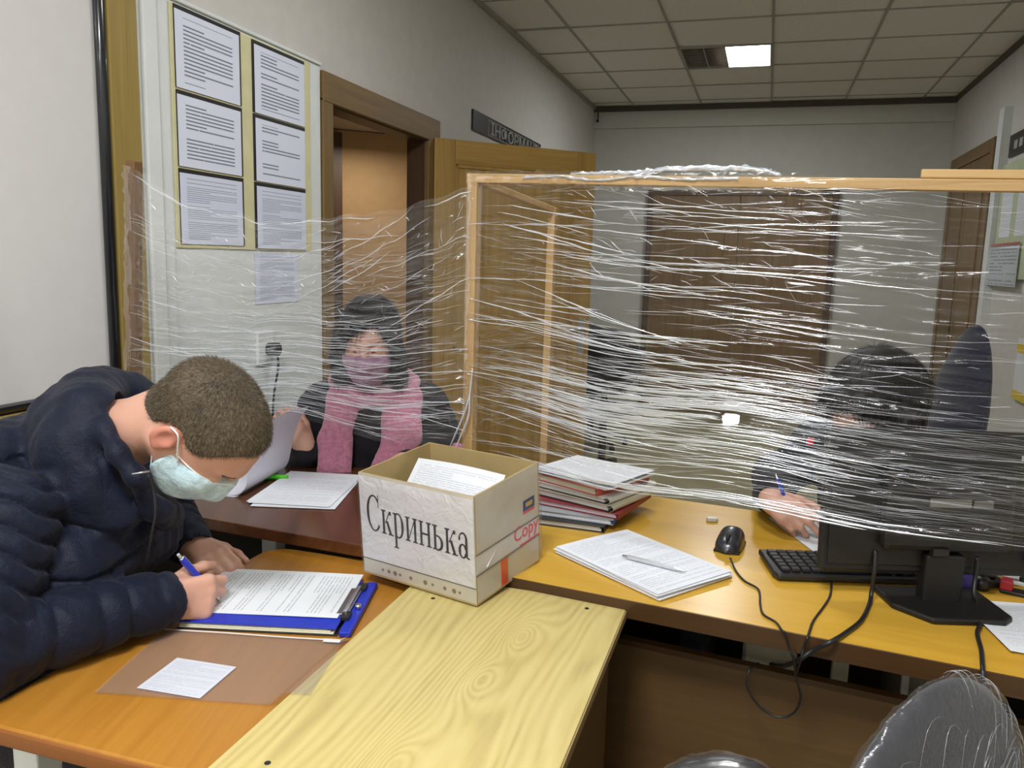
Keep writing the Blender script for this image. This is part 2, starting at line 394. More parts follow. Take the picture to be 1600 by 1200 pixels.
# ---- door on the right wall
d4 = struct(empty('door_4', (XR, 0, 0)))
for y0, y1 in ((6.14, 6.70), (6.71, 7.27)):
    MB().box(-.05, -.01, y0, y1, 0, 2.15).build('door_leaf', M['far_door'], d4, .004)
    MB().box(-.058, -.05, y0 + .1, y1 - .1, .2, 1.95).build('door_panel', M['far_door'], d4, .006)
for y0, y1 in ((6.05, 6.14), (7.27, 7.36)): MB().box(-.06, 0, y0, y1, 0, 2.24).build('door_casing', M['far_door'], d4, .004)
MB().box(-.06, 0, 6.14, 7.27, 2.15, 2.24).build('door_casing', M['far_door'], d4, .004)
MB().tube([(-.05, 6.76, 1.0), (-.1, 6.76, 1.0), (-.105, 6.86, 1.0)], .009, 8).build('door_handle', M['metal'], d4)
struct(box('trim_8', M['white_panel'], XR - .05, XR, 5.93, 6.04, 0, 2.4))
for nm, a in (('baseboard_left', (XL, XL + .015, 3.93, YB)), ('baseboard_right', (XR - .015, XR, YF, 5.92)), ('baseboard_back', (.56, XR, YB - .015, YB))):
    struct(box(nm, M['far_door'], *a, 0, .08))
# ================================================================== TABLES
# yellow desk, turned a little: local x along its near edge, local y away from the camera
DA = math.atan2(-.113, 1.0)
dk = thing('office_desk', 'yellow laminate office desk with brown edging under the monitor', 'desk', (-.548, 1.468, 0), DA)
DL, DD, DZ = 1.55, .69, .76
MB().box(0, DL, .002, DD, DZ - .004, DZ).box(0, DL, .004, DD, DZ - .03, DZ - .004).build('desk_top', M['yellow'], dk)
eb = MB().box(-.002, DL, 0, .004, DZ - .036, DZ - .0008); eb.build('edge_band', M['edge_brown'], dk, .001)
MB().box(-.004, 0, 0, DD, DZ - .036, DZ - .0008).build('edge_band', M['edge_brown'], dk, .001)
MB().box(.06, DL - .06, .13, .148, .12, .612).build('modesty_panel', M['modesty'], dk)
MB().box(.28, DL - .06, .128, .150, .606, .618).build('panel_edging', M['edge_brown'], dk)
for x in (.03, DL - .06): MB().box(x, x + .025, .12, DD - .04, 0, DZ - .03).build('side_panel', M['edge_brown'], dk)
def local(o_loc, rz, p):
    c, s = math.cos(-rz), math.sin(-rz); dx, dy = p[0] - o_loc[0], p[1] - o_loc[1]; return Vector((dx * c - dy * s, dx * s + dy * c, p[2]))
MB().box(.06, DL - .06, .50, .515, 0, .70).build('back_panel', M['dark_void'], dk)  # dark sheet added to stand in for the shade in the gap
# things seen through the gap under the desk top
M['cream_cab'] = plain('cream_cabinet', (.80, .79, .62), .4)
def under(px0, px1, py, Y): return onY(px0, py, Y).x, onY(px1, py, Y).x
x0_, x1_ = under(1160, 1246, 1025, 1.72)
cab = thing('drawer_pedestal', 'cream drawer pedestal under the yellow desk seen through the gap', 'cabinet', (x0_, 1.72, 0))
MB().box(0, x1_ - x0_, 0, .22, .0, .70).build('cabinet_body', M['white'], cab, .004)
for k in range(3): MB().box(.004, x1_ - x0_ - .004, -.014, 0, .03 + k * .22, .24 + k * .22).build('drawer', M['cream_cab'], cab, .004)
x0_, x1_ = under(1300, 1326, 1050, 1.70)
po = thing('desk_support', 'narrow cream support post under the yellow desk', 'post', (x0_, 1.70, 0)); MB().box(0, x1_ - x0_, 0, .03, 0, .72).build('post', M['cream_cab'], po, .002); MB().box(-.02, x1_ - x0_ + .02, -.03, .06, 0, .012).build('foot', M['white'], po, .002)
x0_, x1_ = under(1405, 1490, 1085, 1.66)
pc = thing('computer_case', 'grey computer case under the right end of the yellow desk', 'computer', (x0_, 1.66, 0)); MB().box(0, x1_ - x0_, 0, .28, .0, .69).build('case', plain('case_grey', (.30, .30, .25), .5), pc, .004); MB().box(.0, .014, -.012, 0, .0, .69).build('front_bezel', M['white'], pc, .003)
x0_, x1_ = under(1050, 1118, 1005, 1.70)
bg = thing('plastic_bag', 'shiny dark plastic bag under the left part of the yellow desk', 'bag', (x0_, 1.70, 0))
V = []; nu_, nv_ = 20, 16; wbg = x1_ - x0_
for i_ in range(nu_):
    a = 2 * PI * i_ / nu_
    for j_ in range(nv_):
        f_ = j_ / (nv_ - 1); r_ = (1 - .35 * f_ ** 3) * (1 + .08 * math.sin(5 * a + 9 * f_)); V.append((wbg / 2 + wbg * .55 * r_ * math.cos(a), .08 + .08 * r_ * math.sin(a), .70 * f_))
quad_mesh('bag_body', np.array(V), grid_faces(nu_, nv_, True), plain('dark_bag', (.05, .06, .08), .16, coat=.8, bump=.8, bscale=14, bdist=.02), bg)
MB().tube(bez([(wbg * .3, .08, .69), (wbg * .35, .08, .705), (wbg * .6, .08, .705), (wbg * .65, .08, .69)], 5), .005, 6).build('bag_handle', M['black'], bg)
# brown table behind the box
BA = -.066
bt = thing('writing_table', 'dark polished brown table in front of the person with the pink scarf', 'table', (-1.615, 1.562, 0), BA)
MB().box(0, 1.05, 0, .62, .732, .76).build('table_top', M['brown_desk'], bt, .003)
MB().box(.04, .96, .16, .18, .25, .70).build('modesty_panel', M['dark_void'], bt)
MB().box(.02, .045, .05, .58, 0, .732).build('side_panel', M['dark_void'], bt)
MB().box(.52, .56, .05, .09, 0, .732).build('leg', M['white_panel'], bt, .004)
MB().box(.94, .98, .05, .09, 0, .732).build('leg', M['white_panel'], bt, .004)
# orange side table
ot = thing('side_table', 'orange wood laminate table the person in the navy jacket writes on', 'table', (-1.03, .785, 0))
rr = [(x, y) for x, y in round_rect(.44, .745, .055, 6)]
MB().prism(rr, .694, .7195).build('table_top', M['orange'], ot, .004)
ed = MB(); n_ = len(rr)
rin = [(x, y) for x, y in round_rect(.446, .751, .058, 6)]
MB().prism([(x - .003, y - .003) for x, y in rin], .692, .7165).build('edge_band', M['orange_edge'], ot, .003)
for x, y in ((.03, .04), (.37, .04), (.03, .66), (.37, .66)): MB().box(x, x + .045, y, y + .045, 0, .693).build('leg', M['white_panel'], ot, .003)
# pale cabinet with the screwed-on top
t = NT('pale_oak_laminate')
c = t.coord(); sp = t.n('SeparateXYZ', {0: c}); X_, Y_ = sp.outputs[0], sp.outputs[1]
ns = t.noise(t.coord((9, 1.6, 1)), 1.0, 2, .5); ns2 = t.noise(t.coord((70, 5, 1)), 1.0, 3, .6)
ph = t.math('MULTIPLY_ADD', ns, 7.0, t.math('MULTIPLY', X_, 60))
for kx, ky, A_ in ((.265, .600, 3.5), (.250, .440, 3.0), (.215, .20, 3.0)):
    dx = t.math('MULTIPLY', t.math('SUBTRACT', X_, kx), 24); dy = t.math('MULTIPLY', t.math('SUBTRACT', Y_, ky), 11)
    r2 = t.math('ADD', t.math('MULTIPLY', dx, dx), t.math('MULTIPLY', dy, dy))
    ph = t.math('ADD', ph, t.math('DIVIDE', A_, t.math('ADD', r2, .45)))
sn = t.math('MULTIPLY_ADD', t.math('SINE', t.math('MULTIPLY', ph, 5.5)), .5, .5)
fac = t.math('MULTIPLY_ADD', sn, .30, t.math('MULTIPLY', ns2, .70))
colr = t.ramp(fac, [(.2, (.43, .335, .125)), (.42, (.52, .42, .155)), (.75, (.585, .485, .20))])
M['pale_oak'] = t.done(t.bsdf(Base_Color=colr, Roughness=.42, Normal=t.bump(fac, .04, .001)))
ct = thing('low_cabinet', 'pale oak cabinet top board with dark screws in the foreground', 'cabinet', (-.625, .66, 0))
tb = MB().box(0, .418, 0, .793, .722, .74).build('top_board', M['pale_oak'], ct, .002)
M['pale_edge'] = plain('pale_edge_band', (.30, .21, .08), .5)
MB().box(.4185, .4205, 0, .793, .7225, .7385).build('edge_band', M['pale_edge'], ct)
for p in ((-.56, .812), (-.276, 1.41), (-.245, .79), (-.56, 1.35)):
    MB().cyl((p[0] + .625, p[1] - .66, .7395), .0042, .0012, 12).build('screw', M['black_matte'], ct)
for x in (.02, .375): MB().box(x, x + .018, .03, .76, 0, .722).build('side_panel', M['modesty'], ct)
MB().box(.038, .375, .742, .76, .05, .722).build('back_panel', M['modesty'], ct)

# ================================================================== FILM SCREEN FRAME
CP = Vector((-.603, 1.652, 0)); FA = math.radians(-9.0); UDIR = Vector((math.cos(FA), math.sin(FA), 0)); UN = Vector((math.sin(FA), -math.cos(FA), 0))   # UN faces camera
LP0 = Vector((-1.474, 1.60, .762)); LP1 = Vector((-1.378, 1.54, 1.575))
sf = thing('film_screen', 'pine lath frame wrapped in wrinkled clear stretch film across the desks', 'screen', tuple(CP))
def rel(p): return Vector(p) - CP
ROT = FA
b = MB().box(-.012, .012, -.012, .012, .762, 1.552).build('corner_post', M['pine_z'], sf, .002); b.rotation_euler = (0, 0, ROT)
b = MB().box(-.014, 1.30, -.011, .011, -.019, 0).build('top_rail', M['pine'], sf, .002); b.rotation_euler = (0, math.radians(1.7), ROT); b.location = (0, 0, 1.554)
b = MB().box(.845, 1.42, -.011, .011, .0005, .015).build('top_rail', M['pine'], sf, .002); b.rotation_euler = (0, math.radians(1.7), ROT); b.location = (0, 0, 1.554)
RP = Vector((-.548, 2.10, 0))
b = MB().box(-.01, .01, -.012, .012, .762, 1.515).build('rear_post', M['pine_z'], sf, .002, loc=rel(RP))
yy = RP.y - CP.y
b = MB().box(-.009, .009, .0, (RP - CP).length, -.016, 0).build('side_rail', M['pine'], sf, .002); b.location = (0, .0, 1.55); b.rotation_euler = (-math.atan2(.034, yy), 0, -math.atan2(RP.x - CP.x, yy))
rp2 = CP + UDIR * 1.27; MB().box(-.012, .012, -.012, .012, .762, 1.50).build('end_post', M['pine_z'], sf, .002, loc=rel(rp2), rot=(0, 0, ROT))
dl = (LP1 - LP0); q = Vector((0, 0, 1)).rotation_difference(dl.normalized())
b = MB().box(-.0125, .0125, -.0125, .0125, 0, dl.length).build('left_post', M['post_brown'], sf, .002, loc=rel(LP0)); b.rotation_mode = 'QUATERNION'; b.rotation_quaternion = q
# ================================================================== STRETCH FILM
def film_material(name, haze, gl, rough, streak=(3, 160), tint=(1, 1, 1), bump_=.3):
    t = NT(name)
    c = t.coord(which='UV')
    n = t.noise(t.n('Mapping', {'Vector': c, 'Scale': (streak[0], streak[1], 1)}).outputs[0], 1.0, 3, .6)
    n2 = t.noise(t.n('Mapping', {'Vector': c, 'Scale': (14, 30, 1)}).outputs[0], 1.0, 2, .5)
    h = t.math('ADD', n, t.math('MULTIPLY', n2, .6))
    nb = t.bump(h, bump_, .004)
    tr = t.n('BsdfTransparent', {'Color': (*tint, 1)})
    g = t.n('BsdfGlossy', {'Color': (1, 1, 1, 1), 'Roughness': rough, 'Normal': nb})
    d = t.n('BsdfDiffuse', {'Color': (.85, .88, .92, 1), 'Normal': nb})
    fr = t.n('LayerWeight', {'Blend': .5, 'Normal': nb}).outputs['Fresnel']
    gm = t.math('MULTIPLY_ADD', fr, gl, .0, clamp=True)
    m1 = t.n('MixShader', {0: haze, 1: tr.outputs[0], 2: d.outputs[0]})
    m2 = t.n('MixShader', {0: gm, 1: m1.outputs[0], 2: g.outputs[0]})
    return t.done(m2)
M['film'] = film_material('clear_stretch_film', .004, .20, .07, bump_=.07)
M['film_l'] = film_material('clear_stretch_film_hazy', .022, .40, .09, bump_=.10)
def pleat_material(name, op, rough):
    t = NT(name)
    tr = t.n('BsdfTransparent'); g = t.bsdf(Base_Color=(.80, .86, .97), Roughness=rough, Specular_IOR_Level=.9)  # pale bluish body colour: gathered layers plus highlight streaks put into the colour
    gg = t.n('BsdfGlossy', {'Color': (.94, .97, 1, 1), 'Roughness': rough})
    mx = t.n('MixShader', {0: .45, 1: g.outputs[0], 2: gg.outputs[0]})
    return t.done(t.n('MixShader', {0: op, 1: tr.outputs[0], 2: mx.outputs[0]}))
M['pleat'] = pleat_material('gathered_film', .66, .24)
M['pleat_soft'] = pleat_material('thin_film_fold', .34, .24)

def make_film(name, mat, P, S, zrange, creases, ds=.005, dt=.0016, tilts=(), wave=0.0):
    """P(u,v)->(n,3) base surface, S=(length,height) in metres; creases: (s,t,theta,len,width,amp,curve)"""
    nu, nv = int(S[0] / ds) + 1, int(S[1] / dt) + 1
    u = np.linspace(0, 1, nu); v = np.linspace(0, 1, nv); D = np.zeros((nu, nv), np.float32)
    s = u * S[0]; tt = v * S[1]
    for (s0, t0, th, L, w, a, cv) in creases:
        c, sn = math.cos(th), math.sin(th); hs = L / 2 * abs(c) + 3 * w; ht = L / 2 * abs(sn) + 3 * w + abs(cv) * L * L / 4
        i0, i1 = np.searchsorted(s, [s0 - hs, s0 + hs]); j0, j1 = np.searchsorted(tt, [t0 - ht, t0 + ht])
        if i1 - i0 < 2 or j1 - j0 < 2: continue
        A, B = np.meshgrid(s[i0:i1] - s0, tt[j0:j1] - t0, indexing='ij')
        al = A * c + B * sn; bb = -A * sn + B * c - cv * al * al
        D[i0:i1, j0:j1] += a * np.exp(-(bb / w) ** 2) * np.clip(1 - (2 * al / L) ** 2, 0, 1)
    for (s0, t0, sg_s, sg_t, gs, gt) in tilts:      # slack patch tilted on purpose to throw the lamp's glint at the camera
        A, B = np.meshgrid(s - s0, tt - t0, indexing='ij'); W = np.exp(-(A / sg_s) ** 8 - (B / sg_t) ** 8); D = D * (1 - W) + (gs * A + gt * B) * W
    U, V = np.meshgrid(u, v, indexing='ij')
    if wave: D += wave * np.sin(U * 9 + 2 * np.sin(V * 5)) * np.sin(V * 7 + U * 3)
    # pinned along posts
    D *= np.clip(np.minimum(U, 1 - U) * 30, 0, 1)
    base, nrm = P(U, V)
    pts = base + nrm * D[..., None]
    o = quad_mesh(name, pts.reshape(-1, 3), grid_faces(nu, nv), mat, sf)
    uvl = o.data.uv_layers.new(name='UVMap'); li = np.empty(len(o.data.loops), np.int32); o.data.loops.foreach_get('vertex_index', li)
    UV = np.stack([U * S[0], V * S[1]], -1).reshape(-1, 2).astype(np.float32); uvl.data.foreach_set('uv', UV[li].ravel())
    return o
def make_pleats(name, mat, P, S, creases, parent, off=.0015, half=True, kmin=5, scale=1.0):
    """each crease as a narrow raised fold tilted to catch the lamp as a bright streak"""
    VV, FF = [], []; b = 0
    for (s0, t0, th, L, w, a, cv) in creases:
        n = max(kmin, int(L / .02)); al = np.linspace(-L / 2, L / 2, n)
        taper = np.sqrt(np.clip(1 - (2 * al / L) ** 2, 0.02, 1)); wob = np.cumsum(rng.normal(0, .0008, n)); wob -= np.linspace(wob[0], wob[-1], n)
        c, sn = math.cos(th), math.sin(th); bb = cv * al * al + wob
        ww = w * scale * taper * rng.uniform(.6, 1.4, n)
        rows = []
        hgt = rng.uniform(.7, 1.7)
        for k, (db, dn) in enumerate(((-1, 0), (-.7, 1.0), (1, 0))):  # broad upper facet shaped to lean back and carry the lamp's streak
            B = bb + db * ww; s = s0 + al * c - B * sn; t_ = t0 + al * sn + B * c
            base, nrm = P(np.clip(s / S[0], 0, 1), np.clip(t_ / S[1], 0, 1))
            rows.append(base + nrm * (off + dn * ww * hgt)[:, None])
        pts = np.stack(rows, 1).reshape(-1, 3); VV.append(pts); FF.append(grid_faces(n, 3) + b); b += len(pts)
    o = quad_mesh(name, np.concatenate(VV), np.concatenate(FF), mat, parent, smooth=False); o['kind'] = 'stuff'
    return o
U_ = np.array(UDIR); N_ = np.array(UN)
# ---------------- right film: from the corner post to the end post
LR = 1.28
def zb_r(u): return .955 - .028 * np.clip(u * LR / .3, 0, 1) - .006 * u + .005 * np.sin(u * 17)
def zt_r(u): return 1.552 - .0297 * LR * u
def PR(u, v):
    z = zb_r(u) + (zt_r(u) - zb_r(u)) * v; x = u * LR
    p = (U_[None] * x.reshape(-1, 1) + N_[None] * .0145 + np.array([0, 0, 1.])[None] * z.reshape(-1, 1)).reshape(*u.shape, 3)
    return p, np.broadcast_to(N_, p.shape)
SR = (LR, .60)
def R_(a, b): return rng.uniform(a, b)
cr_big, cr_fine, cr_disp, cr_faint = [], [], [], []
M['pleat_faint'] = pleat_material('faint_film_line', .17, .24)
for k in range(16):      # fan running down and right from the upper corner
    th = -math.radians(R_(4, 16)); L = R_(.14, .38); s = R_(.05, .2) + L / 2; cr_big.append((s, R_(.30, .55) - L * .08, th, L, R_(.0006, .0013), .002, R_(-.05, .1)))
for k in range(85):      # long taut pulls
    L = R_(.12, .5); cr_big.append((R_(.08, .66), R_(.03, .56), -math.radians(rng.normal(1.5, 3)), L, R_(.0004, .0009), .0015, rng.normal(0, .06)))
for k in range(120):      # the dense band that crosses at chest height
    L = R_(.1, .4); cr_big.append((R_(.15, .68), .165 + rng.normal(0, .045), -math.radians(rng.normal(1.2, 2)), L, R_(.0004, .0011), .0018, rng.normal(0, .05)))
for k in range(22): cr_big.append((R_(.1, .9), R_(.004, .02), -math.radians(rng.normal(.4, .5)), R_(.2, .5), R_(.0005, .0012), .001, 0))
for k in range(70):      # brightest part of the band
    L = R_(.08, .3); cr_big.append((R_(.24, .62), .17 + rng.normal(0, .026), -math.radians(rng.normal(1.0, 1.4)), L, R_(.0005, .0012), .0014, rng.normal(0, .04)))
for k in range(150):     # even fine lines over the right-hand end
    L = R_(.1, .4); cr_faint.append((R_(.66, 1.18), R_(.01, .22), -math.radians(rng.normal(.8, .9)), L, R_(.00018, .00036), .0006, 0))
for k in range(420):     # short fine creases that show as bright streaks
    L = R_(.02, .14); cr_fine.append((R_(.03, .75) if k % 4 else R_(.7, 1.2), R_(.02, .58), -math.radians(rng.normal(2, 6)), L, R_(.0002, .0005), .0008, rng.normal(0, .4)))
for k in range(300):
    L = R_(.03, .22); cr_fine.append((R_(.1, .75) if k % 4 else R_(.7, 1.2), .165 + rng.normal(0, .06), -math.radians(rng.normal(1.2, 2.5)), L, R_(.0002, .0005), .0008, rng.normal(0, .1)))
for k in range(80):      # crinkles near the upper edge
    L = R_(.015, .06); cr_fine.append((R_(.1, .78), R_(.40, .58), rng.normal(-.2, .35), L, R_(.0003, .0007), .001, rng.normal(0, 1)))
cr_disp = [(s, t, th, L * 1.2, w * 3.0, a * 1.6, cv) for (s, t, th, L, w, a, cv) in cr_big] + \
          [(R_(0, 1.28), R_(0, .60), -math.radians(rng.normal(1.5, 4)), R_(.1, .5), R_(.003, .007), rng.normal(0, .0016), rng.normal(0, .1)) for k in range(520)]
sp_d = pix(1145, 655); sp_t = (CP - Vector((0, 0, CAM_H))).dot(UN) / sp_d.dot(UN); sp_p = Vector((0, 0, CAM_H)) + sp_d * sp_t       # where the ceiling lamp glints
hv = ((Vector((0, 0, CAM_H)) - sp_p).normalized() + (Vector((-.37, -.1, 2.755)) - sp_p).normalized()).normalized()
s_sp = (sp_p - CP).dot(UDIR); t_sp = sp_p.z - .926
fR = make_film('front_film', M['film'], PR, SR, None, cr_disp, tilts=[(s_sp, t_sp, .027, .019, -hv.dot(UDIR) / hv.dot(UN), -hv.z / hv.dot(UN))], wave=.002)
cr_big = [c_ for c_ in cr_big if not (abs(c_[0] - s_sp) < c_[3] / 2 + .015 and abs(c_[1] - t_sp) < .014)]; cr_fine = [c_ for c_ in cr_fine if not (abs(c_[0] - s_sp) < c_[3] / 2 + .015 and abs(c_[1] - t_sp) < .014)]
make_pleats('film_fold', M['pleat'], PR, SR, cr_big, fR, scale=1.2)
make_pleats('film_crease', M['pleat_soft'], PR, SR, cr_fine, fR, scale=1.1)
make_pleats('film_line', M['pleat_faint'], PR, SR, cr_faint, fR, scale=1.2)
# ---------------- left film: from the slanting post to the corner post
A0 = np.array(rel(LP0)); A1 = np.array(rel(LP1))
xk = [0, .15, .4, .6, .8, 1]; zk = [1.56, 1.494, 1.452, 1.458, 1.478, 1.528]
def zt_l(u):
    return np.interp(u, xk, zk) + .003 * np.sin(u * 60)
def zb_l(u): return np.interp(u, [0, .5, .75, 1], [.98, 1.01, .965, .965])
def PL(u, v):
    z = zb_l(u) + (zt_l(u) - zb_l(u)) * v
    f_ = (z - A0[2]) / (A1[2] - A0[2]); ax = A0[0] + (A1[0] - A0[0]) * f_; ay = A0[1] + (A1[1] - A0[1]) * f_
    p = np.stack([ax * (1 - u) + 0 * u, ay * (1 - u) - .014, z], -1)
    n = np.array([.09, -.996, 0.]); return p, np.broadcast_to(n, p.shape)
SL = (.85, .48)
cb, cf = [], []
for k in range(90):     # near-horizontal pulls low down, rising to the corner post
    L = R_(.1, .45); s = R_(.1, .75); t_ = R_(.01, .26); cb.append((s, t_, math.radians(rng.normal(3, 3)), L, R_(.0005, .0011), .0014, rng.normal(0, .05)))
for k in range(14):     # steeper pulls up to the top of the corner post
    L = R_(.1, .3); cb.append((R_(.35, .78), R_(.2, .44), math.radians(rng.normal(16, 10)), L, R_(.0004, .0009), .001, rng.normal(0, .3)))
for k in range(110):    # crumpled patch at the upper right
    L = R_(.006, .035); cf.append((R_(.42, .84), R_(.22, .46), rng.normal(.4, .6), L, R_(.0005, .0014), .001, rng.normal(0, 3)))
for k in range(90): cf.append((R_(.03, .45), R_(.26, .46), rng.normal(.2, .5), R_(.006, .03), R_(.0004, .0012), .001, rng.normal(0, 3)))
for k in range(420): cf.append((R_(.02, .83), R_(.01, .40), math.radians(rng.normal(2, 6)), R_(.02, .16), R_(.0003, .0007), .0007, rng.normal(0, .3)))
for k in range(8): cb.append((R_(.05, .8), .470, math.radians(rng.normal(0, 3)), R_(.05, .2), .0012, .001, rng.normal(0, .5)))
cd = [(s, t, th, L * 1.2, w * 3, a * 1.4, cv) for (s, t, th, L, w, a, cv) in cb + cf[:180]] + \
     [(R_(0, .85), R_(0, .48), math.radians(rng.normal(3, 7)), R_(.06, .4), R_(.003, .008), rng.normal(0, .0016), rng.normal(0, .3)) for k in range(420)]
fL = make_film('left_film', M['film_l'], PL, SL, None, cd, wave=.003)
make_pleats('film_fold', M['pleat'], PL, SL, cb, fL, scale=1.0)
make_pleats('film_crease', M['pleat_soft'], PL, SL, cf, fL)
# ---------------- short return film, corner post to rear post
def PS(u, v):
    z = .96 + (1.54 - .03 * u - .96) * v; p = np.stack([np.full_like(u, -.013) + u * (RP.x - CP.x), u * yy, z], -1); n = np.array([-1., 0., 0.]); return p, np.broadcast_to(n, p.shape)
SS = (yy, .53)
cs = [(R_(.05, yy - .05), R_(.02, .5), rng.normal(0, .12), R_(.08, .35), R_(.003, .006), rng.normal(0, .0015), 0) for k in range(160)]
fS = make_film('side_film', M['film'], PS, SS, None, cs, ds=.008, dt=.003)
make_pleats('film_crease', M['pleat_soft'], PS, SS, [(R_(.1, yy - .1), R_(.02, .5), rng.normal(0, .1), R_(.05, .25), R_(.0004, .0009), .001, 0) for k in range(120)], fS)
# ---------------- film wound round the posts and bunched along the top rail
def wound(name, path, r, seed, amp=.25, n=18, squash=1.0, mat='film'):
    rg = np.random.default_rng(seed); path = bez(path, 10); m = len(path); V = []; up = None
    for i, p in enumerate(path):
        t_ = (path[min(i + 1, m - 1)] - path[max(i - 1, 0)]).normalized()
        up0 = Vector((0, 0, 1)) if abs(t_.z) < .8 else Vector((0, -1, 0)); a = t_.cross(up0).normalized(); b_ = a.cross(t_).normalized()
        for j in range(n):
            q = 2 * PI * j / n; rr_ = r * (1 + rg.normal(0, amp)); V.append(p + a * math.cos(q) * rr_ + b_ * math.sin(q) * rr_ * squash)
    F = [[i * n + j, i * n + (j + 1) % n, (i + 1) * n + (j + 1) % n, (i + 1) * n + j] for i in range(m - 1) for j in range(n)]
    o = mesh_np(name, V, F, M[mat], sf); uvl = o.data.uv_layers.new(name='UVMap')
    for p in o.data.polygons:
        for l in p.loop_indices:
            vi = o.data.loops[l].vertex_index; uvl.data[l].uv = ((vi // n) * .01, (vi % n) / n * .1)
    return o
zr = 1.543
wound('film_wrap', [U_ * x + Vector((0, 0, zr - .0297 * x + .001)) for x in (-.005, .1, .2, .3, .4, .5, .6, .7)], .0165, 1, .14)
wound('film_bunch', [Vector(U_ * x) + Vector((0, 0, 1.555 - .0297 * x + h)) for x, h in ((.22, .0), (.3, .003), (.36, .005), (.42, .012), (.5, .014), (.58, .012), (.62, .003))], .007, 2, .35, 10, .6, 'pleat')
wound('film_bunch', [Vector(U_ * x) + Vector(UN) * .012 + Vector((0, 0, 1.548 - .0297 * x + h)) for x, h in ((.12, -.002), (.2, .002), (.28, -.004), (.36, .003), (.45, 0), (.55, .002))], .004, 3, .4, 8, .7, 'pleat')
wound('film_wrap', [Vector((0, 0, z)) for z in (1.0, 1.1, 1.2, 1.3, 1.4, 1.48, 1.556)], .0175, 4, .08)
pp = [rel(LP0 + dl * f_) for f_ in (.25, .4, .55, .7, .85, .985)]
wound('film_wrap', pp, .0205, 5, .12)
# loose tail of film hanging from the corner post
for k, (dx, dz) in enumerate(((0, 0), (.012, -.004))):
    tail = bez([Vector((.012, -.022, 1.145)), Vector((.008, -.024, 1.09)), Vector((-.006 + dx, -.026, 1.04)), Vector((-.024 + dx, -.028, .995 + dz)), Vector((-.036 + dx, -.030, .965 + dz))], 8)
    MB().tube(tail, [.0015 + .003 * math.sin(PI * (i + 1) / (len(tail) + 1)) for i in range(len(tail))], 6, True, .4).build('film_tail', M['pleat'], sf)
# ================================================================== PAPER, PRINT, SIGNS
def sheet(name, mat, w, h, parent=None, loc=(0, 0, 0), rz=0., lift=.0, nx=10, ny=12, zfun=None, rot=None):
    """paper w along local x, h along local y, UV 0..1"""
    V, F = [], []
    for i in range(nx + 1):
        for j in range(ny + 1):
            x, y = w * (i / nx - .5), h * (j / ny - .5)
            V.append((x, y, zfun(i / nx, j / ny) if zfun else lift * (math.sin(i * 1.1 + j * .4) * .5 + .5)))
    for i in range(nx):
        for j in range(ny):
            a = i * (ny + 1) + j; F.append((a, a + ny + 1, a + ny + 2, a + 1))
    o = mesh_np(name, V, F, mat, parent)
    uvl = o.data.uv_layers.new(name='UVMap')
    for p in o.data.polygons:
        for l in p.loop_indices:
            v = o.data.vertices[o.data.loops[l].vertex_index].co; uvl.data[l].uv = (v.x / w + .5, v.y / h + .5)
    o.location = loc; o.rotation_euler = rot if rot else (0, 0, rz)
    return o
PT = {}
for k in range(4): PT[k] = paper_text(f'printed_notice_{k}', 19, 40, (.05, .05, .09), (.72, .76, .88), .74, .22, .12, .08, seed=k * 3.7, strong=.8)
PT['dense'] = paper_text('printed_dense', 34, 60, (.1, .1, .16), (.68, .72, .86), .7, .08, .1, .06, seed=2.2, strong=.6)
PT['form'] = paper_text('printed_form', 40, 60, (.2, .21, .25), (.72, .75, .78), .6, .2, .08, .05, seed=5.1, strong=.5)
PT['hand'] = paper_text('handwritten_page', 40, 44, (.25, .27, .36), (.72, .75, .80), .62, .1, .06, .05, seed=8.3, strong=.42, scrawl=True)
PT['faint'] = paper_text('faint_print', 26, 40, (.4, .42, .46), (.74, .77, .82), .6, .2, .08, .06, seed=1.3, strong=.45)
# notice board on the white lining, sheets in black-edged pockets
nb = thing('notice_board', 'cream notice board on the white wall beside the left door', 'notice board', (XL + .012, 2.335, 1.71))
MB().box(0, .004, -.365, .365, -.325, .345).build('board', M['cream'], nb, .001)
M['black_card'] = plain('black_card', (.015, .014, .013), .5)
rows_ = [(2.054, 1.832), (1.826, 1.616), (1.610, 1.397)]
names_ = [('top left', 'middle left', 'bottom left'), ('top right', 'middle right', 'bottom right')]
for c_, (y0, y1) in enumerate(((1.985, 2.287), (2.346, 2.656))):
    for r_, (z1, z0) in enumerate(rows_):
        if c_: z1 -= .004; z0 -= .006
        s_ = thing('notice_sheet', f'printed notice with black edging, {names_[c_][r_]} of six on the cream board', 'notice', (XL + .0165, (y0 + y1) / 2, (z0 + z1) / 2), group='notices on the cream board')
        hy, hz = (y1 - y0) / 2, (z1 - z0) / 2
        MB().box(0, .002, -hy, hy, -hz, hz).build('black_edging', M['black_card'], s_)
        yl, yr = (-hy + .001, hy - .009) if c_ == 0 else (-hy + .010, hy - .002)
        sh = sheet('paper', PT['dense'] if r_ == 2 else PT[(c_ * 2 + r_) % 4], yr - yl, 2 * hz - .012, s_, nx=6, ny=4)
        sh.rotation_euler = (PI / 2, 0, PI / 2); sh.location = (.0032, (yl + yr) / 2, -.006)
sg = thing('pinned_paper', 'single dim printed paper hanging below the cream notice board', 'notice', (XL + .0135, 2.475, 1.29))
sh = sheet('paper', PT['dense'], .26, .17, sg, nx=6, ny=4); sh.rotation_euler = (PI / 2, 0, PI / 2); sh.location = (.001, 0, 0)
MB().box(0, .0006, -.13, .13, -.085, .085).build('backing', M['paper'], sg)
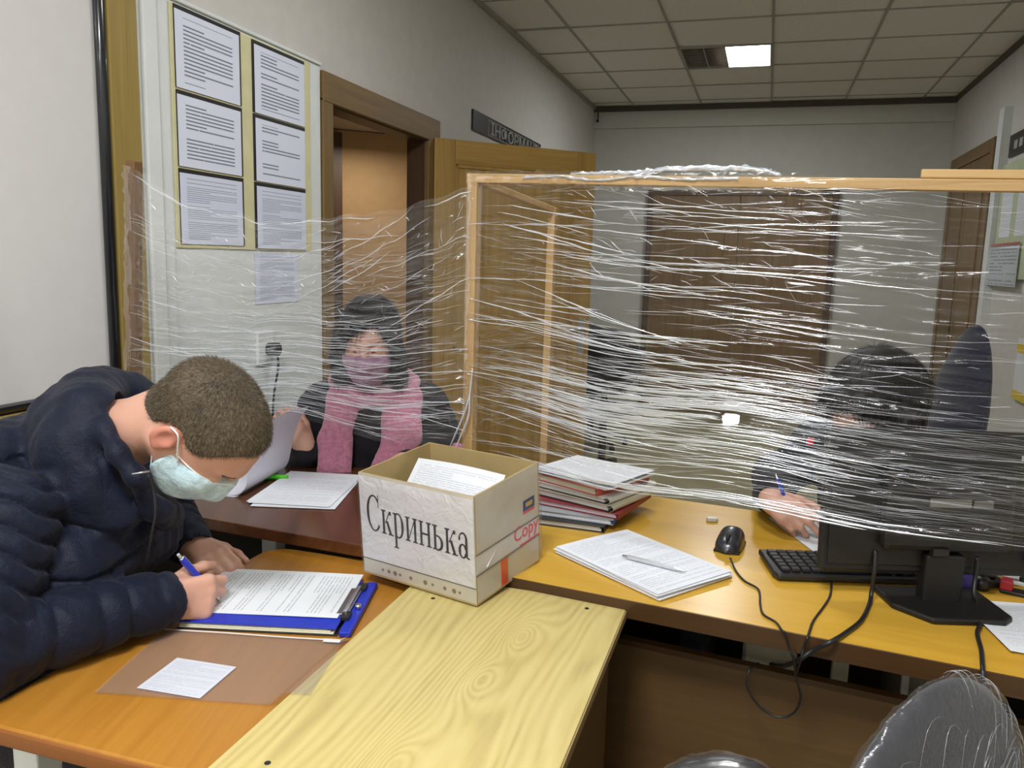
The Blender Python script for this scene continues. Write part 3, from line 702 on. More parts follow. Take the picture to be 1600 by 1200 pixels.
# wall socket with a dark plug and lead
so = thing('wall_socket', 'white wall socket with black plug and lead behind the left film', 'socket', (XL + .012, 2.385, 1.05))
MB().box(0, .012, -.045, .045, -.05, .06).build('plate', M['white'], so, .003)
MB().cyl((.012, .018, .0), .024, .035, 16, 'x').build('plug', M['black'], so)
MB().tube(bez([(.04, .018, -.01), (.045, .02, -.06), (.02, .022, -.2), (.012, .02, -.5), (.01, .02, -1.0)], 8), .004, 8).build('lead', M['black'], so)

# text helper
def text_mesh(name, body, size, mat, parent, extrude=.0004, scale=(1, 1, 1)):
    cu = bpy.data.curves.new(name, 'FONT'); cu.body = body; cu.size = size; cu.extrude = extrude; cu.align_x = 'LEFT'; cu.resolution_u = 3
    o = bpy.data.objects.new(name, cu); COL.objects.link(o); dg = bpy.context.evaluated_depsgraph_get()
    me = bpy.data.meshes.new_from_object(o.evaluated_get(dg)); bpy.data.objects.remove(o)
    me.transform(Matrix.Diagonal((*scale, 1)))
    return link_mesh(name, me, mat, parent)
M['sign_black'] = plain('sign_black', (.012, .011, .012), .4)
M['sign_grey'] = plain('sign_grey', (.36, .36, .34), .5)
sn_ = thing('wall_sign', 'black wall sign with pale capital letters above the open door', 'sign', (XL, 4.42, 2.14))
MB().box(0, .012, 0, 1.42, -.053, .06).build('sign_plate', M['sign_black'], sn_, .001)
tx = text_mesh('lettering', 'ІНФОРМАЦІЯ', .098, M['sign_grey'], sn_, scale=(1.72, 1, 1)); tx.rotation_euler = (PI / 2, 0, PI / 2); tx.location = (.0128, .30, -.034)
bo = MB()
for y0, y1, z0, z1 in ((.26, 1.38, .042, .045), (.26, 1.38, -.045, -.042), (.26, .263, -.045, .045), (1.377, 1.38, -.045, .045)): bo.box(.012, .0128, y0, y1, z0, z1)
bo.build('sign_border', M['sign_grey'], sn_)
sn2 = thing('wall_sign', 'black wall sign high on the right wall past the brown doors', 'sign', (XR, 5.16, 2.14))
MB().box(-.012, 0, 0, .72, -.06, .075).build('sign_plate', M['sign_black'], sn2, .001)
for k in range(5): MB().box(-.0128, -.012, .1 + k * .11, .17 + k * .11, -.02, .03).build('letter_block', M['sign_grey'], sn2)
# stand with sheets on the right wall, wall calendar, yellow-edged card
M['green_board'] = plain('pale_green_board', (.50, .56, .36), .6)
st_ = thing('poster_stand', 'pale green poster stand with white sheets on the right wall', 'poster', (XR - .012, 5.5, 1.62))
MB().box(-.012, 0, -.4, .4, -.28, .42).build('board', M['green_board'], st_, .002)
for y in (-.2, .14):
    s2 = sheet('paper', PT['faint'], .24, .3, st_, nx=3, ny=3); s2.rotation_euler = (PI / 2, 0, -PI / 2); s2.location = (-.0135, y + .07, .12)
ca = thing('wall_calendar', 'grey printed wall calendar with a red strip on the right wall', 'calendar', (XR - .034, 5.62, 1.42))
s2 = sheet('page', paper_text('calendar_page', 12, 26, (.2, .22, .25), (.50, .54, .57), .6, .05, .03, .03, seed=4.4), .62, .25, ca, nx=3, ny=3); s2.rotation_euler = (PI / 2, 0, -PI / 2); s2.location = (-.004, 0, 0)
MB().box(-.006, -.001, -.31, .31, .118, .132).build('red_strip', plain('red_strip', (.45, .10, .08), .5), ca)
MB().box(-.003, 0, -.31, .31, -.125, .125).build('backing', M['paper'], ca)
yc = thing('hanging_card', 'white card with yellow bands hanging low on the right wall', 'card', (XR - .014, 5.02, .84))
MB().box(-.004, 0, -.16, .16, -.16, .18).build('card', M['paper'], yc)
for z in (-.16, .10): MB().box(-.0055, -.004, -.16, .16, z, z + .05).build('yellow_band', plain('yellow_band', (.75, .55, .04), .5), yc)

# ================================================================== BALLOT BOX  «Скринька»
Fp, Lp, Rp_ = Vector((-.468, 1.34, .7425)), Vector((-.737, 1.414, .7425)), Vector((-.414, 1.562, .7625))
ax = (Lp - Fp).normalized(); by = (Rp_ - Fp); by = (by - ax * by.dot(ax)).normalized(); cz = by.cross(ax).normalized()
if cz.z < 0: cz = -cz
# local frame: x from the front-left corner to the front corner, y away along the right face
bx_ = thing('carton_box', 'open paper carton lettered in black, standing where the tables meet', 'box')
xa = -ax
bx_.matrix_world = Matrix(((xa.x, by.x, cz.x, Lp.x), (xa.y, by.y, cz.y, Lp.y), (xa.z, by.z, cz.z, Lp.z + .0006), (0, 0, 0, 1)))
BW, BD, BH = .279, .226, .214
M['carton'] = plain('carton_board', (.40, .29, .125), .75, var=.08, bump=.15, bscale=60)
M['carton_out'] = plain('carton_white_outside', (.50, .465, .39), .5, var=.06, bump=.3, bscale=25, coat=.5, bdist=.004)
T_ = .004
MB().box(0, BW, 0, BD, 0, T_).build('bottom', M['carton'], bx_)
for nm, a in (('front_panel', (0, BW, 0, T_)), ('back_panel', (0, BW, BD - T_, BD)), ('left_panel', (0, T_, T_, BD - T_)), ('right_panel', (BW - T_, BW, T_, BD - T_))):
    o = MB().box(a[0], a[1], a[2], a[3], T_, BH).build(nm, M['carton'], bx_)
    o.data.materials.append(M['carton_out'])
    for p in o.data.polygons:
        n = p.normal
        if (nm == 'front_panel' and n.y < -.5) or (nm == 'right_panel' and n.x > .5) or (nm == 'left_panel' and n.x < -.5) or (nm == 'back_panel' and n.y > .5): p.material_index = 1
# white sheet stuck on the front, wrapped in clear film
t = NT('taped_white_sheet'); c = t.coord(); nn = t.noise(c, 22, 3, .55, .8); n2 = t.noise(c, 90, 2)
M['taped'] = t.done(t.bsdf(Base_Color=(.60, .59, .61), Roughness=.42, Coat_Weight=.5, Coat_Roughness=.25, Normal=t.bump(t.math('ADD', nn, t.math('MULTIPLY', n2, .2)), .55, .012)))
fs = MB().box(.001, BW - .001, -.0016, -.0004, .036, BH - .006).build('front_sheet', M['taped'], bx_)
M['taped_film'] = film_material('tape_film', .02, .22, .3, (20, 20))
M['ink'] = plain('black_ink', (.012, .012, .016), .45)
# hand-built serif letters
def arc_strip(cx, cy, rx, ry, a0, a1, wf, n=22):
    V, F = [], []
    for i in range(n + 1):
        a = math.radians(a0 + (a1 - a0) * i / n); w_ = wf(a); V += [(cx + rx * math.cos(a), cy + ry * math.sin(a)), (cx + (rx - w_) * math.cos(a), cy + (ry - w_ * .75 - .012) * math.sin(a))]
    return V, [(2 * i, 2 * i + 2, 2 * i + 3, 2 * i + 1) for i in range(n)]
def rect(x0, y0, x1, y1): return [(x0, y0), (x1, y0), (x1, y1), (x0, y1)], [(0, 1, 2, 3)]
def para(x0, y0, x1, y1, w_): return [(x0, y0), (x0 + w_, y0), (x1 + w_, y1), (x1, y1)], [(0, 1, 2, 3)]
XH, CH, SW = .46, .68, .095
def stem(x, y0=0., y1=XH, s0=True, s1=True):
    out = [rect(x, y0, x + SW, y1)]
    if s0: out.append(rect(x - .055, y0, x + SW + .055, y0 + .026))
    if s1: out.append(rect(x - .055, y1 - .026, x + SW + .055, y1))
    return out
thick = lambda a: .022 + .085 * abs(math.cos(a)) ** 1.5
GLY = {
 'С': ([arc_strip(.36, CH / 2, .33, CH / 2 + .012, 48, 318, thick), rect(.555, .46, .585, .70)], .68),
 'к': (stem(.06) + [para(.16, .21, .36, XH - .02, .04), rect(.355, XH - .075, .45, XH - .005), para(.20, .26, .36, .0, .11), rect(.30, 0, .53, .026)], .53),
 'р': (stem(.06, -.21, XH, True, False) + [rect(.0, XH - .03, .1, XH), arc_strip(.22, XH / 2, .245, XH / 2 + .012, -115, 115, thick)], .53),
 'и': (stem(.06) + stem(.38) + [para(.13, .05, .37, XH - .07, .035)], .58),
 'н': (stem(.06) + stem(.38) + [rect(.14, XH / 2 - .018, .4, XH / 2 + .018)], .58),
 'ь': (stem(.06) + [arc_strip(.20, .135, .24, .145, -100, 100, thick)], .50),
 'а': ([arc_strip(.20, .125, .175, .135, 30, 330, thick), rect(.30, .02, .395, .34), arc_strip(.22, .33, .175, .14, 0, 165, lambda a: .03 + .06 * max(0, math.cos(a)) ** 1.2), rect(.035, .31, .11, .375), rect(.36, .0, .47, .03)], .49),
}
word = 'Скринька'; tot = sum(GLY[c_][1] for c_ in word); sx = .252 / tot; sz = .074 / CH
cur = .0
for c_ in word:
    polys, adv = GLY[c_]; V, F = [], []
    for pv, pf in polys:
        b0 = len(V)
        for (gx, gy) in pv:
            xx = .017 + (cur + gx) * sx; zz = .100 + gy * sz - .010 * (xx / BW); V.append((xx, -.0021, zz))
        F += [[b0 + i for i in q] for q in pf]
    mesh_np('letter', V, F, M['ink'], fs, smooth=False); cur += adv
# print and tape on the right-hand side
M['blue_label'] = plain('blue_label', (.015, .025, .16), .4); M['gold'] = plain('gold_print', (.45, .36, .08), .5); M['red_tape'] = plain('red_tape', (.62, .07, .02), .35, coat=.5); M['red_ink'] = plain('red_ink', (.62, .05, .07), .5); M['white_print'] = plain('white_carton_print', (.57, .56, .56), .45, coat=.4); M['grey_line'] = plain('carton_seam', (.12, .11, .09), .7)
X1 = BW + .0006
MB().box(BW, X1, .165, .207, .128, .150).build('blue_logo', M['blue_label'], bx_)
MB().box(BW, X1 + .0004, .174, .199, .135, .144).build('logo_mark', M['gold'], bx_)
MB().box(BW, X1, .165, .207, .122, .1265).build('logo_underline', M['red_ink'], bx_)
MB().box(BW, X1 - .0002, .002, .222, .062, .098).build('white_band', M['white_print'], bx_)
tx = text_mesh('copy_print', 'Copy', .042, M['red_ink'], bx_); tx.rotation_euler = (PI / 2, 0, PI / 2); tx.location = (X1 + .0003, .128, .075)
MB().box(BW, X1 + .0002, .15, .222, .060, .0635).build('red_rule', M['red_ink'], bx_)
sm = MB()
for z in (.099, .058): sm.box(BW, X1 + .0008, .0, BD - .002, z, z + .0018)
sm.build('seam', M['grey_line'], bx_)
rt = MB().box(BW, X1 + .001, .082, .104, .004, .058); rt.build('red_tape', M['red_tape'], bx_)
sm = MB().box(0, BW, -.0006, 0, .033, .0345); sm.build('seam', M['grey_line'], bx_)
M['tiny_print'] = plain('faint_brown_print', (.20, .14, .10), .6)
for k, x in enumerate((.05, .066, .082, .095, .122, .158, .176, .205, .227, .240)): MB().cyl((x, -.0002, .017), .0032 + .001 * (k % 3), .0004, 8, 'y').build('printed_mark', M['tiny_print'], bx_)
cw = MB().box(-.0012, BW + .0022, -.0026, BD + .001, .004, BH - .004); cw.f = [q for i, q in enumerate(cw.f) if i < 4]; cw.sm = cw.sm[:4]
# crinkled clear wrap round the box as a separate skin
nU, nV = 90, 40; per = [(0, -.004), (BW + .0035, -.004), (BW + .0035, BD + .003), (-.003, BD + .003)]; Vw = []
for i in range(nU):
    s_ = i / nU * 4; k = int(s_); fr_ = s_ - k; a_, b_ = Vector((*per[k], 0)), Vector((*per[(k + 1) % 4], 0)); p = a_.lerp(b_, fr_); nrm = Vector(((b_ - a_).y, -(b_ - a_).x, 0)).normalized()
    for j in range(nV):
        z = .004 + (BH - .02) * j / (nV - 1); d_ = .0012 * (math.sin(i * 2.1 + 3 * math.sin(j * .35)) + math.sin(i * .7 - j * .5)) * (0 if fr_ in (0,) else 1); Vw.append(p + nrm * max(0, d_ + .0012) + Vector((0, 0, z)))
wr = quad_mesh('clear_wrap', np.array([tuple(v) for v in Vw]), grid_faces(nU, nV, True), M['taped_film'], bx_)
uvl = wr.data.uv_layers.new(name='UVMap')
for l in wr.data.loops: uvl.data[l.index].uv = ((l.vertex_index // nV) * .011, (l.vertex_index % nV) * .005)
# ballot sheets inside
Mb = bx_.matrix_world
for k, (x, y, z, rx_, rz_) in enumerate(((.148, .072, .140, .80, -.03), (.165, .105, .120, .62, .05), (.13, .125, .09, .40, -.08))):
    lab = ('filled form leaning against the front inside the carton box', 'plain white form tucked behind the first one in the carton box', 'white sheet lying deepest in the carton box')[k]
    s_ = sheet('ballot_sheet', PT['hand'] if k == 0 else PT['faint'], .225, .19, None, zfun=lambda a, b, k=k: .012 * math.sin(a * 2.6 + k) * b)
    tag(s_, lab, 'paper', 'sheets inside the carton')
    s_.matrix_world = Mb @ (Matrix.Translation((x, y, z)) @ Euler((rx_, 0, rz_)).to_matrix().to_4x4())

# ================================================================== ON THE ORANGE TABLE
cb_rz = math.radians(14.5); ux, uy = Vector((math.cos(cb_rz), math.sin(cb_rz), 0)), Vector((-math.sin(cb_rz), math.cos(cb_rz), 0))
M['blue_card'] = plain('blue_vinyl', (.012, .03, .42), .35, bump=.1, bscale=300); M['cream_paper'] = plain('cream_paper', (.68, .66, .50), .6)
cbd = thing('clipboard', 'blue clipboard folder with metal clip on the orange table', 'clipboard', tuple(Vector((-.82, 1.262, .7197))), cb_rz)
MB().box(-.16, .125, -.112, .100, 0, .003).build('back_cover', M['black'], cbd, .001)
for k in range(3): MB().box(-.158, .118 - k * .006, -.110 + k * .003, .098, .003 + k * .0025, .005 + k * .0025).build('page_block', M['cream_paper'], cbd, .0005)
MB().box(-.16, .122, -.108, .102, .0105, .0135).build('front_cover', M['blue_card'], cbd, .001)
MB().box(.128, .150, -.116, .105, .001, .012).build('cover_flap', M['blue_card'], cbd, .003)
cl = MB().box(.108, .130, -.055, .06, .0135, .0165).tube([(.124, -.055, .019), (.124, .06, .019)], .0045, 8); cl.build('clip', M['metal'], cbd, .001)
for y_ in (-.075, .055): MB().box(.120, .136, y_, y_ + .025, .012, .02).build('clip_bracket', M['black'], cbd, .001)
MB().cyl((.14, -.02, .012), .006, .008, 10).build('rivet', M['metal'], cbd)
pl = Vector((-.855, 1.285, .7335))
ws = tag(sheet('form_sheet', PT['form'], .205, .285, None, tuple(pl), cb_rz - PI / 2, zfun=lambda a, b: .0006 + .0008 * math.sin(a * 5 + b * 3)), 'printed form clipped to the blue clipboard under the writing hand', 'paper')
# clear sleeve with a hand-written note inside
t = NT('clear_sleeve'); c = t.coord(); nn = t.noise(c, 9, 2)
M['sleeve'] = t.done(t.n('MixShader', {0: .10, 1: t.n('BsdfTransparent', {'Color': (.93, .93, .95, 1)}).outputs[0], 2: t.bsdf(Base_Color=(.55, .5, .5), Roughness=.22, Normal=t.bump(nn, .3, .01)).outputs[0]}))
sl_rz = math.radians(12.6)
SLW = .33
slv = thing('plastic_sleeve', 'clear plastic document sleeve lying near the corner of the orange table', 'sleeve', (-.777, 1.033, .7203), sl_rz)
def sleeve_z(a, b):   # rises over the edge of the pale board at its right end
    x = -.777 + (a - .5) * SLW * math.cos(sl_rz) - (b - .5) * .208 * math.sin(sl_rz)
    return .0010 + .0205 * min(1, max(0, (x + .652) / .022)) + .0004 * math.sin(a * 9 + b * 5)
sheet('front_leaf', M['sleeve'], SLW, .208, slv, nx=40, ny=10, zfun=lambda a, b: sleeve_z(a, b) + .0022)
sheet('back_leaf', M['sleeve'], SLW, .208, slv, nx=40, ny=10, zfun=lambda a, b: sleeve_z(a, b))
M['sleeve_edge'] = plain('sleeve_edge', (.74, .72, .70), .3)
def edge_strip(y0, y1, nm, x0=-.165, x1=.165):
    V, F = [], []; n = 40
    for i in range(n + 1):
        x = x0 + (x1 - x0) * i / n
        for y in (y0, y1): V.append((x, y, sleeve_z(x / SLW + .5, y / .208 + .5) + .003))
    F = [(2 * i, 2 * i + 2, 2 * i + 3, 2 * i + 1) for i in range(n)]
    return mesh_np(nm, V, F, M['sleeve_edge'], slv)
edge_strip(.1015, .106, 'binding_strip'); edge_strip(.095, .107, 'binding_strip_end', .120, .162)
nt = tag(sheet('note', PT['hand'], .108, .098, None, (-.8165, .980, .7217), math.radians(4), zfun=lambda a, b: .0004), 'small square handwritten note inside the clear sleeve', 'note')
# ================================================================== ON THE YELLOW DESK
DZ1 = DZ + .0005
# sheaf of papers with a pen on top
sh_rz = math.radians(-36.3)
sf_ = thing('paper_sheaf', 'thick sheaf of handwritten sheets at the near edge of the yellow desk', 'papers', (-.208, 1.618, DZ1), sh_rz)
for k in range(5):
    a = .02 * math.sin(k * 2.3)
    MB().box(-.149, .149, -.106, .106, .0022 * k, .0022 * k + .0017).build('sheet_block', M['paper'], sf_, loc=(.004 * math.sin(k * 1.7), .003 * math.cos(k * 2.9), 0), rot=(0, 0, a))
s_ = sheet('top_sheet', PT['hand'], .212, .298, sf_, (0, 0, .0112), PI / 2, zfun=lambda a, b: .0012 + .0016 * math.sin(a * 3.2) * math.sin(b * 5) ** 2)
s_ = sheet('loose_sheet', PT['faint'], .205, .285, sf_, (.012, -.004, .0107), PI / 2 - .03)
def pen(name, label, p0, p1, body, tip, clipm, r=.0042, group=None):
    p0, p1 = Vector(p0), Vector(p1); d_ = (p1 - p0); L = d_.length; o = thing(name, label, 'pen', tuple(p0), group=group)
    o.rotation_mode = 'QUATERNION'; o.rotation_quaternion = Vector((0, 0, 1)).rotation_difference(d_.normalized())
    MB().lathe([(0, .0), (.0006, .0), (.0012, .004), (.003, .014), (r, .024)], 14).build('tip', tip, o)
    MB().lathe([(r, .024), (r * 1.06, .06), (r * 1.06, L - .022), (r * .95, L - .012)], 14).build('barrel', body, o)
    MB().lathe([(r * .95, L - .012), (r * .6, L - .010), (r * .55, L), (0, L + .0008)], 12).build('button', clipm, o)
    MB().box(-.0018, .0018, r * 1.05, r * 1.05 + .0016, L - .05, L - .012).build('clip', clipm, o, .0005)
    return o
M['silver_pen'] = plain('silver_pen', (.62, .64, .68), .25, .6); M['blue_pen'] = plain('blue_pen_barrel', (.012, .04, .55), .25, coat=.5)
pen('ballpoint_pen', 'silver ballpoint pen lying on the sheaf of papers', onz(1072, 893, .7795), onz(973, 868, .7795), M['silver_pen'], M['metal'], M['metal'])
# pile of folders beside the film frame
def folder(label, z, th, rz, near_right, w, d, cover, pages, spine=None, round_spine=False, cat='folder', cover_b=None):
    """near_right = near right corner; extends w to the left (-x) and d back (+y)"""
    o = thing('document_folder', label, cat, (near_right[0], near_right[1], z), rz, 'pile of folders on the yellow desk')
    MB().box(-w, 0, 0, d, 0, .0018).build('back_cover', cover_b or cover, o, .0006)
    n = max(2, int(th / .006))
    for k in range(n):
        a, b_ = .002 + (th - .004) * k / n, .002 + (th - .004) * (k + 1) / n - .0006
        MB().box(-w + .006, -.006 - .003 * (k % 2), .003 + .003 * ((k * 7) % 3) / 2, d - .004, a, b_).build('page_block', pages, o)
    MB().box(-w, 0, 0, d, th - .0018, th).build('front_cover', cover, o, .0006)
    if round_spine:
        prof = [(.0 + .010 * math.cos(a) * 1.0, th / 2 + th / 2 * math.sin(a)) for a in np.linspace(-PI / 2, PI / 2, 9)]
        V, F = [], []
        for y in (0, d):
            for (x, zz) in prof: V.append((x, y, zz))
        m_ = len(prof); F = [(i, i + 1, m_ + i + 1, m_ + i) for i in range(m_ - 1)]
        mesh_np('spine', V, F, spine or cover, o)
    else: MB().box(0, .0016, 0, d, 0, th).build('spine', spine or cover, o, .0005)
    return o
M['f_blue'] = plain('folder_blue', (.02, .07, .38), .4); M['f_grey'] = plain('folder_grey', (.33, .35, .38), .4); M['f_maroon'] = plain('folder_maroon', (.26, .025, .035), .4); M['f_beige'] = plain('folder_beige', (.55, .51, .38), .5); M['f_white'] = plain('folder_white', (.68, .69, .67), .45); M['f_red'] = plain('folder_red', (.55, .08, .06), .45); M['f_black'] = plain('folder_black', (.014, .014, .016), .4); M['page_grey'] = plain('page_edges', (.62, .6, .56), .7); M['page_pink'] = plain('page_edges_pink', (.62, .50, .54), .7)
z = DZ1
pile = [('flat black lever binder at the very bottom of the folder pile', .014, -.02, (-.318, 1.782), M['f_black'], M['page_grey'], M['f_black'], False),
        ('blue spined folder of white pages second from bottom of pile', .013, -.06, (-.300, 1.800), M['f_grey'], M['paper'], M['f_blue'], False),
        ('maroon folder with pinkish pages sticking out to the right of pile', .013, -.22, (-.290, 1.806), M['f_maroon'], M['page_pink'], M['f_maroon'], False),
        ('beige folder with rounded spine above the maroon one', .016, -.36, (-.312, 1.812), M['f_beige'], M['page_grey'], M['f_beige'], True),
        ('white folder with rounded spine above the beige one', .015, -.40, (-.322, 1.818), M['f_white'], M['page_grey'], M['f_white'], True),
        ('pale book with thin red cover edges near the top of the pile', .018, -.46, (-.345, 1.822), M['f_red'], M['f_beige'], M['f_red'], False)]
for (lb, th, rz, nr, cv, pg, spn, rs) in pile:
    folder(lb, z, th, rz, nr, .235, .215, cv, pg, spn, rs, cover_b=M['f_black'] if rs else None); z += th + .0004
tp = thing('paper_stack', 'white papers lying on top of the folder pile behind the film', 'papers', (-.40, 1.965, z), -.46)
for k in range(3): MB().box(-.105, .135, -.10, .10, .002 * k, .002 * k + .0016).build('sheet_block', M['paper'], tp, loc=(.004 * k, -.003 * k, 0), rot=(0, 0, .03 * k))
sheet('top_sheet', PT['faint'], .24, .2, tp, (.02, 0, .0068), .06, zfun=lambda a, b: .002 + .004 * a * a)
# eraser
er = thing('eraser', 'small grey white eraser on the yellow desk behind the mouse', 'eraser', (-.096, 1.955, DZ1), .3)
MB().prism(round_rect(.028, .018, .007, 4), 0, .009).build('body', plain('eraser_rubber', (.62, .60, .52), .7), er, .002)
MB().box(.004, .024, .004, .014, .009, .0094).build('face_print', M['white'], er)
# mouse
ms = thing('computer_mouse', 'black computer mouse on the yellow desk', 'mouse', (-.036, 1.795, DZ1), math.radians(172))
V, F = [], []; nl, na = 20, 16
for i in range(nl + 1):
    s_ = -1 + 2 * i / nl; y = .054 * s_; prof = math.sqrt(max(0, 1 - abs(s_) ** 2.6)); wd = .0315 * prof * (1 - .10 * math.cos(s_ * 2.5)) ; ht = .036 * prof ** .8 * (1 - .22 * s_)
    for j in range(na + 1):
        a = PI * j / na; V.append((wd * math.copysign(abs(math.cos(a)) ** .75, math.cos(a)), y, .003 + ht * abs(math.sin(a)) ** .7))
F = grid_faces(nl + 1, na + 1)
mesh_np('shell', V, F, plain('mouse_shell', (.02, .022, .03), .3, coat=.3), ms)
MB().box(-.028, .028, -.046, .046, 0, .005).build('base_plate', M['black_matte'], ms, .003)
MB().cyl((-.004, .030, .0285), .0095, .008, 16, 'x').build('scroll_wheel', M['black_matte'], ms)
MB().box(-.0008, .0008, .012, .05, .024, .0335).build('button_split', M['black_matte'], ms)
MB().box(-.0045, .0045, .004, .018, .030, .0355).build('dpi_button', plain('mouse_grey', (.2, .2, .22), .3), ms, .001)
def cable(name, label, pts, r, mat=None, n=7):
    return tag(MB().tube(bez(pts, 8), r, n).build(name, mat or M['black'], None), label, 'cable')
edgeP = lambda x, y: (lambda d, p0=Vector((-.416, 1.4415, 0)): Vector((0, 0, CAM_H)) + d * ((p0 - Vector((0, 0, CAM_H))).dot(Vector((.113, 1, 0))) / d.dot(Vector((.113, 1, 0)))))(pix(x, y))
backP = lambda x, y, off: (lambda d, p0=Vector((-.416, 1.4415 + off, 0)): Vector((0, 0, CAM_H)) + d * ((p0 - Vector((0, 0, CAM_H))).dot(Vector((.113, 1, 0))) / d.dot(Vector((.113, 1, 0)))))(pix(x, y))
zc = DZ + .003
cable('mouse_cable', 'thin black mouse cable wandering to the near desk edge and looping below',
      [onz(1141, 872, .768), onz(1150, 892, zc), onz(1164, 908, zc), onz(1185, 921, zc), onz(1188, 945, zc), onz(1193, 960, zc), onz(1212, 972, zc), onz(1221, 984, zc + .002), edgeP(1227, 990), edgeP(1233, 1012), edgeP(1240, 1030), backP(1244, 1060, .03), backP(1251, 1090, .05), backP(1240, 1114, .06), backP(1215, 1120, .06), backP(1185, 1102, .06), backP(1167, 1070, .06), backP(1172, 1045, .07), backP(1185, 1036, .1)], .0021)
cable('keyboard_cable', 'black keyboard cable running over the near desk edge', [onz(1298, 898, .772), onz(1299, 912, zc), onz(1295, 935, zc), onz(1272, 968, zc), onz(1266, 982, zc + .002), edgeP(1262, 995), edgeP(1256, 1012), edgeP(1250, 1035), backP(1244, 1052, .06)], .0022)
cable('monitor_power_cable', 'thick black monitor power cable curving off the desk', [onz(1368, 860, .86), onz(1366, 895, .82), onz(1362, 925, .78), onz(1358, 945, .765), onz(1345, 970, .765), onz(1320, 990, .765), onz(1298, 1003, .765), edgeP(1270, 1016), edgeP(1250, 1030), backP(1225, 1040, .05), backP(1205, 1038, .12)], .0042)
cable('monitor_video_cable', 'black video cable hanging over the desk edge beside the wrapped chair', [onz(1527, 870, .86), onz(1524, 900, .82), onz(1522, 928, .79), onz(1528, 950, zc + .003), onz(1531, 975, zc + .003), onz(1527, 990, zc + .003), onz(1533, 1015, zc + .003), onz(1535, 1038, zc + .003), edgeP(1536, 1056), edgeP(1537, 1090), edgeP(1537, 1150)], .0040)
# monitor seen from behind
mz = math.radians(16.5)
mo_ = thing('computer_monitor', 'black computer monitor seen from behind on the yellow desk', 'monitor', (.345, 1.632, DZ1), mz)
M['mon'] = plain('monitor_shell', (.006, .0055, .005), .5, bump=.15, bscale=500)
tilt = Matrix.Translation((0, 0, .19)) @ Euler((math.radians(-4), 0, 0)).to_matrix().to_4x4()
MB().box(-.222, .222, .004, .026, -.135, .137, tilt).build('screen_bezel', M['mon'], mo_, .006)
MB().box(-.210, .210, -.0, .005, -.12, .125, tilt).build('back_shell', M['mon'], mo_, .008)
MB().box(-.12, .12, -.026, .0, -.085, .08, tilt).build('rear_bulge', M['mon'], mo_, .012)
MB().box(-.206, .206, .026, .0265, -.115, .122, tilt).build('screen', plain('dark_screen', (.02, .02, .025), .1), mo_)
MB().box(-.04, .035, -.0268, -.0262, .0, .016, tilt).build('rating_label', plain('grey_label', (.14, .135, .12), .5), mo_)
MB().box(.04, .075, -.0268, -.0262, .0, .014, tilt).build('rating_label', plain('grey_label_b', (.11, .105, .095), .5), mo_)
MB().box(.135, .165, -.0012, .0, .085, .095, tilt).build('vent_label', plain('grey_label_c', (.32, .32, .32), .4), mo_)
vn = MB()
for k in range(14): vn.box(-.1 + k * .0148, -.092 + k * .0148, -.0275, -.026, .05, .07, tilt)
vn.build('vent_slots', M['black_matte'], mo_)
MB().box(-.036, .036, -.028, .004, .008, .10).build('neck', M['mon'], mo_, .004)
MB().prism([(-.098, .045), (.098, .045), (.098, -.085), (.075, -.105), (-.052, -.105), (-.098, -.04)], .0, .012).build('base', M['mon'], mo_, .004)
MB().box(.155, .195, -.022, -.002, .085, .11).build('video_plug', plain('blue_plug', (.03, .03, .28), .4), mo_, .002)
MB().box(-.03, .0, -.036, -.02, .10, .115).build('power_plug', M['black'], mo_, .002)
# keyboard
kb = thing('computer_keyboard', 'black computer keyboard behind the monitor foot', 'keyboard', (.072, 1.588, DZ1), math.radians(16))
kb.location = (.064, 1.622, DZ1)
V, F = [], []
MB().prism([(0, .0), (.445, 0), (.45, .02), (.445, .145), (.0, .145), (-.006, .02)], .003, .016).build('case', M['black'], kb, .004)
MB().box(.02, .05, .02, .03, 0, .003).box(.39, .42, .02, .03, 0, .003).box(.02, .05, .12, .13, 0, .003).box(.39, .42, .12, .13, 0, .003).build('feet', M['black_matte'], kb)
M['key'] = plain('key_cap', (.020, .021, .024), .35)
km = None
for r_ in range(6):
    for c_ in range(21):
        if c_ in (15, 18) and r_ < 5 or (r_ == 0 and 4 <= c_ <= 10): continue
        if km is None: o = MB().box(-.0085, .0085, -.008, .008, 0, .007).build('key', M['key'], kb, .0018, 1); km = o.data
        else:
            o = link_mesh('key', km, None, kb); b_ = o.modifiers.new('bevel', 'BEVEL'); b_.width = .0018; b_.segments = 1
        o.location = (.02 + c_ * .0203, .022 + r_ * .0195, .0158)
sb_ = MB().box(-.07, .07, -.008, .008, 0, .007).build('space_bar', M['key'], kb, .0018, 1); sb_.location = (.16, .022, .0158)
# right-hand end of the desk
s1 = tag(sheet('desk_paper', PT['faint'], .20, .22, None, (.505, 1.568, DZ1 + .0006), math.radians(10), zfun=lambda a, b: .0008 + .014 * max(0, .25 - a) ** 2 * 4), 'blank white sheet under the right side of the monitor foot', 'paper')
s2 = tag(sheet('desk_paper', PT['form'], .21, .15, None, (.60, 1.875, DZ1 + .0006), math.radians(14), zfun=lambda a, b: .0008), 'printed sheet beyond the keyboard at the right end of the desk', 'paper')
stp = thing('stapler', 'red and silver stapler at the right end of the desk', 'stapler', tuple(onz(1562, 922, DZ1)), math.radians(-20))
M['stapler_red'] = plain('stapler_red', (.48, .02, .035), .35)
MB().box(0, .12, -.014, .014, 0, .007).build('base', M['black'], stp, .002)
MB().box(.0, .022, -.015, .015, .007, .026).build('hinge_block', M['stapler_red'], stp, .003)
MB().box(.02, .12, -.008, .008, .020, .028).build('magazine', M['metal'], stp, .001)
MB().box(.03, .12, -.011, .011, .028, .040).build('handle', M['black'], stp, .004)
